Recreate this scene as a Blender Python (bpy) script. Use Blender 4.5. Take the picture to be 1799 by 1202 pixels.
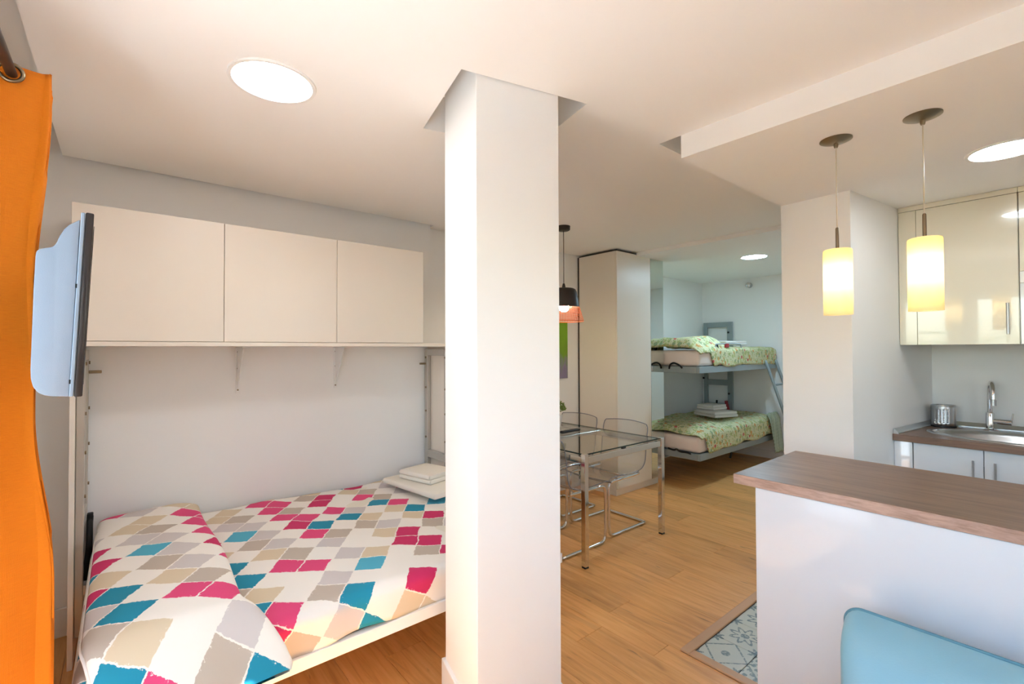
import bpy, bmesh, math, random
from mathutils import Vector, Matrix, noise
from math import sin, cos, pi, radians

random.seed(7)
SC = bpy.context.scene
COL = SC.collection
for o in list(bpy.data.objects):
    bpy.data.objects.remove(o)

# ------------------------------------------------------------------ camera
EYE = 1.42
YAW, PITCH, ROLL, FPX = radians(39.775), radians(.8826), radians(-.2107), 824.74
_f = Vector((sin(YAW), cos(YAW), 0)); _r = Vector((cos(YAW), -sin(YAW), 0)); _u = Vector((0, 0, 1))
F3 = cos(PITCH) * _f + sin(PITCH) * _u; U2 = -sin(PITCH) * _f + cos(PITCH) * _u
R3 = cos(ROLL) * _r + sin(ROLL) * U2; U3 = -sin(ROLL) * _r + cos(ROLL) * U2
cam_data = bpy.data.cameras.new('camera')
cam_data.sensor_width = 36
cam_data.lens = 36 * FPX / 1799
cam_data.clip_start = .02
cam = bpy.data.objects.new('camera', cam_data); COL.objects.link(cam)
cam.matrix_world = Matrix(((R3.x, U3.x, -F3.x, 0), (R3.y, U3.y, -F3.y, 0), (R3.z, U3.z, -F3.z, EYE), (0, 0, 0, 1)))
SC.camera = cam

# ------------------------------------------------------------------ world, sun, exposure
world = bpy.data.worlds.new('sky'); SC.world = world; world.use_nodes = True
wn = world.node_tree.nodes; wl = world.node_tree.links
bg = wn['Background']
sky = wn.new('ShaderNodeTexSky'); sky.sky_type = 'NISHITA'; sky.sun_disc = False
sky.sun_elevation = radians(48); sky.sun_rotation = radians(100); sky.air_density = 1.0; sky.dust_density = 1.2
wl.new(sky.outputs[0], bg.inputs[0]); bg.inputs[1].default_value = .47

SUN_DIR = Vector((1, .16, -1.14)).normalized()
sd = bpy.data.lights.new('sun', 'SUN'); sd.energy = 15.0; sd.angle = radians(.55); sd.color = (.94, .99, 1.06)
sun = bpy.data.objects.new('sun', sd); COL.objects.link(sun)
sun.rotation_euler = SUN_DIR.to_track_quat('-Z', 'Y').to_euler(); sun.location = (-4, 0, 6)

SC.view_settings.view_transform = 'Standard'; SC.view_settings.look = 'None'
SC.view_settings.exposure = 1.55; SC.view_settings.gamma = 1; SC.view_settings.use_curve_mapping = False
SC.cycles.use_denoising = True
SC.cycles.max_bounces = 12; SC.cycles.diffuse_bounces = 8; SC.cycles.glossy_bounces = 6
SC.cycles.transparent_max_bounces = 24; SC.cycles.transmission_bounces = 8
SC.cycles.caustics_reflective = False; SC.cycles.caustics_refractive = False
SC.cycles.sample_clamp_indirect = 6
LAMP = 1.0

# ------------------------------------------------------------------ materials
def srgb(r, g, b):
    f = lambda c: (c / 255 / 12.92) if c / 255 <= .04045 else ((c / 255 + .055) / 1.055) ** 2.4
    return (f(r), f(g), f(b), 1)

class NT:
    def __init__(s, name):
        s.m = bpy.data.materials.new(name); s.m.use_nodes = True
        s.t = s.m.node_tree; s.n = s.t.nodes; s.l = s.t.links
        s.b = s.n['Principled BSDF']; s.out = s.n['Material Output']
    def add(s, typ, **kw):
        nd = s.n.new(typ)
        for k, v in kw.items():
            setattr(nd, k, v)
        return nd
    def link(s, a, b): s.l.new(a, b)
    def math(s, op, a, b=None):
        nd = s.n.new('ShaderNodeMath'); nd.operation = op
        for i, v in enumerate((a, b)):
            if v is None: continue
            if hasattr(v, 'type'): s.l.new(v, nd.inputs[i])
            else: nd.inputs[i].default_value = v
        return nd.outputs[0]
    def mix(s, fac, a, b):
        nd = s.n.new('ShaderNodeMix'); nd.data_type = 'RGBA'
        for i, v in ((0, fac), (6, a), (7, b)):
            if hasattr(v, 'type'): s.l.new(v, nd.inputs[i])
            else: nd.inputs[i].default_value = v
        return nd.outputs[2]
    def ramp(s, fac, stops, const=False):
        nd = s.n.new('ShaderNodeValToRGB'); cr = nd.color_ramp
        if const: cr.interpolation = 'CONSTANT'
        while len(cr.elements) < len(stops): cr.elements.new(.5)
        for e, (p, c) in zip(cr.elements, stops):
            e.position = p; e.color = c
        s.l.new(fac, nd.inputs[0]); return nd.outputs[0]
    def noise(s, vec, scale, detail=3, rough=.5, dist=0):
        nd = s.n.new('ShaderNodeTexNoise'); nd.inputs['Scale'].default_value = scale
        nd.inputs['Detail'].default_value = detail; nd.inputs['Roughness'].default_value = rough
        nd.inputs['Distortion'].default_value = dist
        if vec is not None: s.l.new(vec, nd.inputs['Vector'])
        return nd
    def mapping(s, vec, scale=(1, 1, 1), rot=(0, 0, 0), loc=(0, 0, 0)):
        nd = s.n.new('ShaderNodeMapping'); nd.inputs['Scale'].default_value = scale
        nd.inputs['Rotation'].default_value = rot; nd.inputs['Location'].default_value = loc
        s.l.new(vec, nd.inputs['Vector']); return nd.outputs[0]
    def bump(s, h, strength=.1, dist=.01):
        nd = s.n.new('ShaderNodeBump'); nd.inputs['Strength'].default_value = strength
        nd.inputs['Distance'].default_value = dist
        s.l.new(h, nd.inputs['Height']); s.l.new(nd.outputs[0], s.b.inputs['Normal'])

def plain(name, col, rough=.5, metal=0, coat=0, bump=0, bscale=200, spec=None, vary=0):
    t = NT(name); b = t.b
    b.inputs['Base Color'].default_value = col; b.inputs['Roughness'].default_value = rough
    b.inputs['Metallic'].default_value = metal; b.inputs['Coat Weight'].default_value = coat
    b.inputs['Coat Roughness'].default_value = .03
    if spec is not None: b.inputs['Specular IOR Level'].default_value = spec
    tc = t.add('ShaderNodeTexCoord').outputs['Object']
    nz = t.noise(tc, bscale, 3)
    if vary:
        dark = tuple(c * (1 - vary) for c in col[:3]) + (1,)
        n2 = t.noise(tc, 6, 3)
        t.link(t.mix(n2.outputs[0], col, dark), b.inputs['Base Color'])
    if bump: t.bump(nz.outputs[0], bump, .002)
    return t.m

M = {}
M['wall'] = plain('wall_paint', srgb(241, 241, 240), .6, bump=.05, bscale=90)
M['ceil'] = plain('ceiling_paint', srgb(245, 244, 242), .7, bump=.04, bscale=90)
M['base'] = plain('white_lacquer_skirting', srgb(238, 238, 236), .35)
M['cream'] = plain('cream_melamine', srgb(236, 228, 216), .38, bump=.02, bscale=60)
M['ward'] = plain('wardrobe_cream_melamine', srgb(232, 224, 210), .38)
M['dark_gap'] = plain('dark_gap_shade', srgb(60, 52, 44), .6)  # dark strips stand in for the shade in the wardrobe's gaps
M['gloss_white'] = plain('gloss_white_lacquer', srgb(232, 235, 238), .18, coat=1)
M['gloss_bar'] = plain('satin_gloss_white_panel', srgb(224, 228, 233), .07, spec=.2)
M['gloss_cream'] = plain('gloss_cream_lacquer', srgb(226, 220, 200), .15, coat=1)
M['chrome'] = plain('chrome', srgb(225, 225, 225), .08, 1)
M['steel'] = plain('brushed_steel', srgb(200, 202, 204), .28, 1, bump=.05, bscale=300)
M['nickel'] = plain('brushed_nickel', srgb(146, 130, 106), .3, 1)
M['alu'] = plain('aluminium', srgb(212, 214, 215), .3, 1)
M['grey_metal'] = plain('grey_powder_coated_metal', srgb(164, 168, 168), .42, .1)
M['bunk_metal'] = plain('blue_grey_powder_coated_metal', srgb(150, 160, 162), .42, .1)
M['frame_beige'] = plain('silver_bed_mechanism', srgb(190, 186, 178), .38, .4)
M['black'] = plain('black_plastic', srgb(26, 24, 24), .45)
M['strap'] = plain('black_webbing', srgb(20, 19, 20), .8, bump=.3, bscale=400)
M['red'] = plain('red_plastic', srgb(160, 30, 40), .4)
M['white_cloth'] = plain('white_cotton', srgb(236, 231, 224), .9, bump=.25, bscale=260)
M['sheet'] = plain('pinkish_white_sheet', srgb(234, 222, 214), .9, bump=.12, bscale=120)
M['mattress'] = plain('cream_mattress_ticking', srgb(232, 226, 212), .85, bump=.15, bscale=150)
M['towel'] = plain('cream_terry_towel', srgb(240, 234, 222), .95, bump=.7, bscale=420)
M['tv_grey'] = plain('blue_grey_tv_plastic', srgb(146, 160, 178), .4, bump=.1, bscale=500, vary=.08)
M['tv_dark'] = plain('dark_tv_bezel', srgb(46, 38, 36), .3, vary=.3)
M['screen'] = plain('black_glass_screen', srgb(10, 10, 12), .06)
M['blue'] = plain('turquoise_leatherette', srgb(134, 182, 200), .34, bump=.12, bscale=220)
M['blue_pipe'] = plain('dark_turquoise_piping', srgb(84, 138, 158), .4)
M['copper'] = plain('copper_wire', srgb(222, 130, 90), .3, .8)
M['bronze'] = plain('dark_bronze_shade', srgb(54, 46, 42), .4, .3)
M['pot'] = plain('white_ceramic', srgb(238, 236, 232), .25)
M['soil'] = plain('soil', srgb(58, 44, 34), .95)
M['mirror'] = plain('mirror_glass', srgb(222, 232, 228), .015, 1)
M['green_fab'] = plain('green_fabric', srgb(150, 168, 110), .9)

def leafmat(name, c1, c2):
    t = NT(name)
    oi = t.add('ShaderNodeObjectInfo')
    tc = t.add('ShaderNodeTexCoord').outputs['Object']
    nz = t.noise(tc, 60, 2)
    t.link(t.mix(nz.outputs[0], c1, c2), t.b.inputs['Base Color']); t.b.inputs['Roughness'].default_value = .5
    return t.m
M['leaf'] = leafmat('small_green_leaves', srgb(70, 96, 38), srgb(128, 152, 70))
M['palm'] = leafmat('palm_green', srgb(70, 110, 50), srgb(140, 170, 80))

def wood_floor():
    t = NT('oak_laminate')
    tc = t.add('ShaderNodeTexCoord').outputs['Object']; oi = t.add('ShaderNodeObjectInfo')
    off = t.add('ShaderNodeCombineXYZ'); t.link(t.math('MULTIPLY', oi.outputs['Random'], 37), off.inputs[0])
    t.link(t.math('MULTIPLY', oi.outputs['Random'], 91), off.inputs[1])
    va = t.add('ShaderNodeVectorMath', operation='ADD'); t.link(tc, va.inputs[0]); t.link(off.outputs[0], va.inputs[1])
    v = va.outputs[0]
    g1 = t.noise(t.mapping(v, (26, 1.6, 1)), 1.6, 5, .62, .5)
    g2 = t.noise(t.mapping(v, (90, 3, 1)), 2.0, 3, .6)
    g3 = t.noise(t.mapping(v, (7, .9, 1)), 1.3, 3, .5, 1.6)
    c = t.ramp(g1.outputs[0], [(.18, srgb(188, 126, 68)), (.48, srgb(226, 168, 102)), (.75, srgb(240, 188, 126))])
    c = t.mix(t.math('MULTIPLY', g2.outputs[0], .3), c, srgb(206, 144, 80))
    streak = t.ramp(g3.outputs[0], [(.56, (0, 0, 0, 1)), (.66, (1, 1, 1, 1))])
    c = t.mix(t.math('MULTIPLY', streak, .28), c, srgb(164, 110, 62))
    kn = t.noise(t.mapping(v, (20, 3.4, 1)), 1.1, 2, .5, .8)
    kf = t.ramp(kn.outputs[0], [(.68, (0, 0, 0, 1)), (.80, (1, 1, 1, 1))])
    c = t.mix(t.math('MULTIPLY', kf, .75), c, srgb(92, 56, 30))
    hv = t.add('ShaderNodeHueSaturation'); t.link(c, hv.inputs['Color'])
    t.link(t.math('ADD', t.math('MULTIPLY', oi.outputs['Random'], .22), .92), hv.inputs['Value'])
    t.link(hv.outputs[0], t.b.inputs['Base Color'])
    t.b.inputs['Roughness'].default_value = .36
    t.bump(g1.outputs[0], .08, .002)
    return t.m
M['oak'] = wood_floor()
M['oak_trim'] = plain('oak_edge_trim', srgb(208, 164, 124), .4, vary=.12)
M['terrace'] = plain('pale_bounce_floor', srgb(226, 224, 220), .7)  # pale so the unseen balcony floor bounces sunlight up to the ceiling
M['deck'] = plain('brown_added_ground', srgb(138, 120, 102), .8)  # for the added rear ground, brown to limit its bounce
M['subfloor'] = plain('screed', srgb(96, 72, 50), .9)

def walnut():
    t = NT('walnut_worktop_laminate')
    tc = t.add('ShaderNodeTexCoord').outputs['Object']
    g1 = t.noise(t.mapping(tc, (16, 1.3, 16)), 2.0, 5, .65, .6)
    g2 = t.noise(t.mapping(tc, (60, 3.5, 60)), 2.0, 3, .6)
    c = t.ramp(g1.outputs[0], [(.3, srgb(92, 68, 56)), (.5, srgb(130, 100, 82)), (.72, srgb(156, 124, 104))])
    c = t.mix(t.math('MULTIPLY', g2.outputs[0], .5), c, srgb(108, 82, 68))
    t.link(c, t.b.inputs['Base Color']); t.b.inputs['Roughness'].default_value = .3
    t.bump(g2.outputs[0], .06, .002)
    return t.m
M['walnut'] = walnut()

def edge_wood():
    t = NT('walnut_worktop_edge')
    tc = t.add('ShaderNodeTexCoord').outputs['Object']
    g1 = t.noise(t.mapping(tc, (20, 6, 40)), 2.0, 5, .65, .4)
    c = t.ramp(g1.outputs[0], [(.3, srgb(150, 118, 102)), (.55, srgb(182, 150, 134)), (.75, srgb(196, 162, 140))])
    t.link(c, t.b.inputs['Base Color']); t.b.inputs['Roughness'].default_value = .35
    return t.m
M['walnut_edge'] = edge_wood()

def curtain_mat():
    t = NT('orange_woven_curtain')
    uv = t.add('ShaderNodeTexCoord').outputs['UV']
    w1 = t.add('ShaderNodeTexWave', wave_type='BANDS', bands_direction='X'); w1.inputs['Scale'].default_value = 190
    w2 = t.add('ShaderNodeTexWave', wave_type='BANDS', bands_direction='Y'); w2.inputs['Scale'].default_value = 190
    for w in (w1, w2):
        w.inputs['Distortion'].default_value = 2.5; w.inputs['Detail'].default_value = 2; t.link(uv, w.inputs['Vector'])
    n = t.noise(t.mapping(uv, (60, 600, 1)), 1, 3)
    h = t.math('ADD', t.math('MULTIPLY', w1.outputs['Fac'], w2.outputs['Fac']), n.outputs[0])
    c = t.mix(t.math('MULTIPLY', h, .6), srgb(216, 112, 4), srgb(250, 148, 12))
    t.link(c, t.b.inputs['Base Color']); t.b.inputs['Roughness'].default_value = .9
    t.bump(h, .35, .0015)
    tr = t.add('ShaderNodeBsdfTranslucent'); t.link(c, tr.inputs[0])
    mx = t.add('ShaderNodeMixShader'); mx.inputs[0].default_value = .22
    t.link(t.b.outputs[0], mx.inputs[1]); t.link(tr.outputs[0], mx.inputs[2]); t.link(mx.outputs[0], t.out.inputs[0])
    return t.m
M['curtain'] = curtain_mat()

def harlequin():
    t = NT('painted_diamond_duvet_cotton')
    uv = t.add('ShaderNodeTexCoord').outputs['UV']
    n0 = t.noise(uv, 7, 2); n1 = t.noise(uv, 55, 4, .7)
    va = t.add('ShaderNodeVectorMath', operation='SCALE'); va.inputs[3].default_value = .028
    sb = t.add('ShaderNodeVectorMath', operation='SUBTRACT'); sb.inputs[1].default_value = (.5, .5, .5)
    t.link(n0.outputs['Color'], sb.inputs[0]); t.link(sb.outputs[0], va.inputs[0])
    va2 = t.add('ShaderNodeVectorMath', operation='SCALE'); va2.inputs[3].default_value = .016
    sb2 = t.add('ShaderNodeVectorMath', operation='SUBTRACT'); sb2.inputs[1].default_value = (.5, .5, .5)
    t.link(n1.outputs['Color'], sb2.inputs[0]); t.link(sb2.outputs[0], va2.inputs[0])
    ad = t.add('ShaderNodeVectorMath', operation='ADD'); t.link(uv, ad.inputs[0]); t.link(va.outputs[0], ad.inputs[1])
    ad2 = t.add('ShaderNodeVectorMath', operation='ADD'); t.link(ad.outputs[0], ad2.inputs[0]); t.link(va2.outputs[0], ad2.inputs[1])
    mp = t.mapping(ad2.outputs[0], (1, 1, 1), (0, 0, radians(34)))
    sc = t.add('ShaderNodeVectorMath', operation='MULTIPLY'); sc.inputs[1].default_value = (1 / .117, 1 / .121, 0)
    t.link(mp, sc.inputs[0])
    fl = t.add('ShaderNodeVectorMath', operation='FLOOR'); t.link(sc.outputs[0], fl.inputs[0])
    fr = t.add('ShaderNodeVectorMath', operation='FRACTION'); t.link(sc.outputs[0], fr.inputs[0])
    sx = t.add('ShaderNodeSeparateXYZ'); t.link(fr.outputs[0], sx.inputs[0])
    fx = t.add('ShaderNodeSeparateXYZ'); t.link(fl.outputs[0], fx.inputs[0])
    wn_ = t.add('ShaderNodeTexWhiteNoise', noise_dimensions='2D'); t.link(fl.outputs[0], wn_.inputs['Vector'])
    rnd = wn_.outputs['Value']
    W = srgb(240, 234, 226); MG = srgb(200, 40, 96); PK = srgb(222, 70, 122); TL = srgb(20, 138, 168); TL2 = srgb(80, 172, 198)
    BG = srgb(216, 198, 170); TP = srgb(190, 176, 162); GY = srgb(206, 198, 196)
    par = t.math('FLOORED_MODULO', t.math('ADD', fx.outputs[0], fx.outputs[1]), 3)
    white = t.math('LESS_THAN', par, .5)
    cb = t.ramp(rnd, [(0, MG), (.15, PK), (.23, TL), (.34, TL2), (.38, BG), (.60, TP), (.76, GY), (.90, W)], True)
    col = t.mix(white, cb, W)
    # thin white lines between the painted cells and dry-brush gaps near their rims
    def rim(o): return t.math('MINIMUM', o, t.math('SUBTRACT', 1, o))
    e = t.math('MINIMUM', rim(sx.outputs[0]), rim(sx.outputs[1]))
    gap = t.math('LESS_THAN', e, .022)
    dry = t.noise(t.mapping(uv, (1, 1, 1), (0, 0, .4)), 75, 5, .78)
    dm = t.math('GREATER_THAN', t.math('SUBTRACT', dry.outputs[0], t.math('MULTIPLY', e, 1.0)), .56)
    col = t.mix(t.math('MAXIMUM', gap, dm), col, W)
    t.link(col, t.b.inputs['Base Color']); t.b.inputs['Roughness'].default_value = .85
    weave = t.noise(uv, 700, 2)
    t.bump(weave.outputs[0], .1, .001)
    return t.m
M['duvet'] = harlequin()

def floral():
    t = NT('small_floral_cotton')
    uv = t.add('ShaderNodeTexCoord').outputs['UV']
    v = t.add('ShaderNodeTexVoronoi'); v.inputs['Scale'].default_value = 26; t.link(uv, v.inputs['Vector'])
    v2 = t.add('ShaderNodeTexVoronoi'); v2.inputs['Scale'].default_value = 46; t.link(uv, v2.inputs['Vector'])
    sp = t.add('ShaderNodeSeparateColor'); t.link(v.outputs['Color'], sp.inputs[0])
    sp2 = t.add('ShaderNodeSeparateColor'); t.link(v2.outputs['Color'], sp2.inputs[0])
    c1 = t.ramp(sp.outputs[0], [(0, srgb(176, 182, 120)), (.4, srgb(206, 204, 168)), (.62, srgb(150, 164, 124)), (.82, srgb(206, 150, 86)), (.94, srgb(196, 96, 90))], True)
    base = srgb(206, 204, 160)
    f1 = t.math('LESS_THAN', v.outputs['Distance'], .5)
    c = t.mix(f1, base, c1)
    c2 = t.ramp(sp2.outputs[1], [(0, srgb(132, 150, 92)), (.5, srgb(226, 218, 190)), (.8, srgb(212, 170, 96))], True)
    f2 = t.math('LESS_THAN', v2.outputs['Distance'], .28)
    c = t.mix(f2, c, c2)
    t.link(c, t.b.inputs['Base Color']); t.b.inputs['Roughness'].default_value = .9
    return t.m
M['floral'] = floral()

def tilemat():
    t = NT('patterned_ceramic_tile')
    tc = t.add('ShaderNodeTexCoord').outputs['Object']; oi = t.add('ShaderNodeObjectInfo')
    sep = t.add('ShaderNodeSeparateXYZ'); t.link(tc, sep.inputs[0])
    x = t.math('MULTIPLY', sep.outputs[0], 10); y = t.math('MULTIPLY', sep.outputs[1], 10)   # -1..1 over the tile
    ax = t.math('ABSOLUTE', x); ay = t.math('ABSOLUTE', y)
    r = t.math('SQRT', t.math('ADD', t.math('MULTIPLY', x, x), t.math('MULTIPLY', y, y)))
    th = t.math('ARCTAN2', y, x)
    ros = t.math('ADD', t.math('MULTIPLY', t.math('COSINE', t.math('MULTIPLY', th, 8)), .16), .52)
    ring = t.math('LESS_THAN', t.math('ABSOLUTE', t.math('SUBTRACT', r, ros)), .09)
    dx = t.math('SUBTRACT', 1, ax); dy = t.math('SUBTRACT', 1, ay)
    rc = t.math('SQRT', t.math('ADD', t.math('MULTIPLY', dx, dx), t.math('MULTIPLY', dy, dy)))
    thc = t.math('ARCTAN2', dy, dx)
    cor = t.math('LESS_THAN', rc, t.math('ADD', .34, t.math('MULTIPLY', t.math('COSINE', t.math('MULTIPLY', thc, 8)), .1)))
    dia = t.math('LESS_THAN', t.math('ABSOLUTE', t.math('SUBTRACT', t.math('ADD', ax, ay), 1)), .06)
    lat = t.math('GREATER_THAN', t.math('MULTIPLY', t.math('SINE', t.math('MULTIPLY', x, 14)), t.math('SINE', t.math('MULTIPLY', y, 14))), .2)
    cen = t.math('LESS_THAN', r, .2)
    pA = t.math('MAXIMUM', t.math('MAXIMUM', ring, cor), cen)
    pB = t.math('MAXIMUM', t.math('MAXIMUM', dia, cor), cen)
    pC = t.math('MAXIMUM', lat, dia)
    sel1 = t.math('GREATER_THAN', oi.outputs['Random'], .4); sel2 = t.math('GREATER_THAN', oi.outputs['Random'], .72)
    def lerp(f, a, b): return t.math('ADD', t.math('MULTIPLY', a, t.math('SUBTRACT', 1, f)), t.math('MULTIPLY', b, f))
    pat = lerp(sel2, lerp(sel1, pA, pB), pC)
    nz = t.noise(tc, 70, 4, .7)
    pat = t.math('MULTIPLY', pat, t.ramp(nz.outputs[0], [(.36, (0, 0, 0, 1)), (.52, (1, 1, 1, 1))]))
    n2 = t.noise(tc, 9, 2)
    basec = t.mix(n2.outputs[0], srgb(206, 206, 194), srgb(190, 198, 192))
    ink = t.mix(oi.outputs['Random'], srgb(72, 100, 116), srgb(84, 110, 108))
    t.link(t.mix(t.math('MULTIPLY', pat, .85), basec, ink), t.b.inputs['Base Color']); t.b.inputs['Roughness'].default_value = .35
    return t.m
M['tile'] = tilemat()
M['grout'] = plain('dark_grout', srgb(86, 78, 70), .9)

def thin_glass(name, tint, refl=.08, rough=.02, edge=None):
    t = NT(name)
    tp = t.add('ShaderNodeBsdfTransparent'); tp.inputs[0].default_value = tint
    gl = t.add('ShaderNodeBsdfGlossy'); gl.inputs['Roughness'].default_value = rough
    lw = t.add('ShaderNodeLayerWeight'); lw.inputs['Blend'].default_value = .5
    f = t.math('ADD', t.math('MULTIPLY', t.math('POWER', lw.outputs['Facing'], 4), .55), refl * .3)
    if edge is not None:
        ft = t.math('POWER', lw.outputs['Facing'], 2.5)
        t.link(t.mix(ft, tint, edge), tp.inputs[0])
    mx = t.add('ShaderNodeMixShader'); t.link(f, mx.inputs[0]); t.link(tp.outputs[0], mx.inputs[1]); t.link(gl.outputs[0], mx.inputs[2])
    t.link(mx.outputs[0], t.out.inputs[0])
    return t.m
M['table_glass'] = thin_glass('clear_table_glass', (.975, .985, .97, 1), .1)
M['chair_plastic'] = thin_glass('clear_polycarbonate', (.95, .95, .95, 1), .12, .05, (.82, .82, .84, 1))
M['pane'] = thin_glass('window_glass', (.97, .98, .98, 1), .05)
M['chair_edge'] = plain('tinted_polycarbonate_rim', srgb(122, 124, 136), .15)
M['glass_edge'] = plain('green_glass_edge', srgb(40, 58, 52), .1)
M['cord_clear'] = plain('clear_cord', srgb(206, 196, 176), .3)

def emit(name, col, s):
    t = NT(name); t.b.inputs['Base Color'].default_value = (0.8, .8, .8, 1)
    t.b.inputs['Emission Color'].default_value = col; t.b.inputs['Emission Strength'].default_value = s
    return t.m
M['led'] = emit('led_diffuser', (.95, .98, 1, 1), 17 * LAMP)
M['led_soft'] = emit('led_diffuser_kitchen', (.9, .97, 1, 1), 15 * LAMP)
M['led_cool'] = emit('cool_led_diffuser', (.52, .79, 1, 1), 50 * LAMP)
M['bulb'] = emit('warm_bulb', (1, .87, .66, 1), 11 * LAMP)
M['bulb_amber'] = emit('amber_bulb', (1, .74, .45, 1), 60 * LAMP)

def shade_glass():
    t = NT('opal_cream_glass_shade')
    df = t.add('ShaderNodeBsdfDiffuse'); df.inputs[0].default_value = srgb(250, 240, 208)
    tr = t.add('ShaderNodeBsdfTranslucent'); tr.inputs[0].default_value = srgb(255, 246, 220)
    mx = t.add('ShaderNodeMixShader'); mx.inputs[0].default_value = .6
    t.link(df.outputs[0], mx.inputs[1]); t.link(tr.outputs[0], mx.inputs[2]); t.link(mx.outputs[0], t.out.inputs[0])
    return t.m
M['opal'] = shade_glass()

def painting_mat():
    t = NT('painted_canvas_print')
    tc = t.add('ShaderNodeTexCoord').outputs['Object']
    sep = t.add('ShaderNodeSeparateXYZ'); t.link(tc, sep.inputs[0])
    n = t.noise(t.mapping(tc, (8, 1, 3)), 1.5, 3)
    f = t.math('ADD', t.math('MULTIPLY', n.outputs[0], .5), t.math('MULTIPLY', sep.outputs[2], -.9))
    c = t.ramp(f, [(.1, srgb(128, 178, 40)), (.3, srgb(120, 160, 48)), (.42, srgb(138, 130, 160)), (.62, srgb(120, 112, 150)), (.78, srgb(130, 160, 70))])
    t.link(c, t.b.inputs['Base Color']); t.b.inputs['Roughness'].default_value = .6
    return t.m
M['art'] = painting_mat()

def stripes():
    t = NT('green_striped_fabric')
    uv = t.add('ShaderNodeTexCoord').outputs['UV']
    w = t.add('ShaderNodeTexWave', wave_type='BANDS', bands_direction='X'); w.inputs['Scale'].default_value = 7; t.link(uv, w.inputs['Vector'])
    c = t.ramp(w.outputs['Fac'], [(.3, srgb(206, 206, 190)), (.6, srgb(150, 166, 104)), (.9, srgb(112, 120, 96))])
    t.link(c, t.b.inputs['Base Color']); t.b.inputs['Roughness'].default_value = .9
    return t.m
M['stripe'] = stripes()

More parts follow.
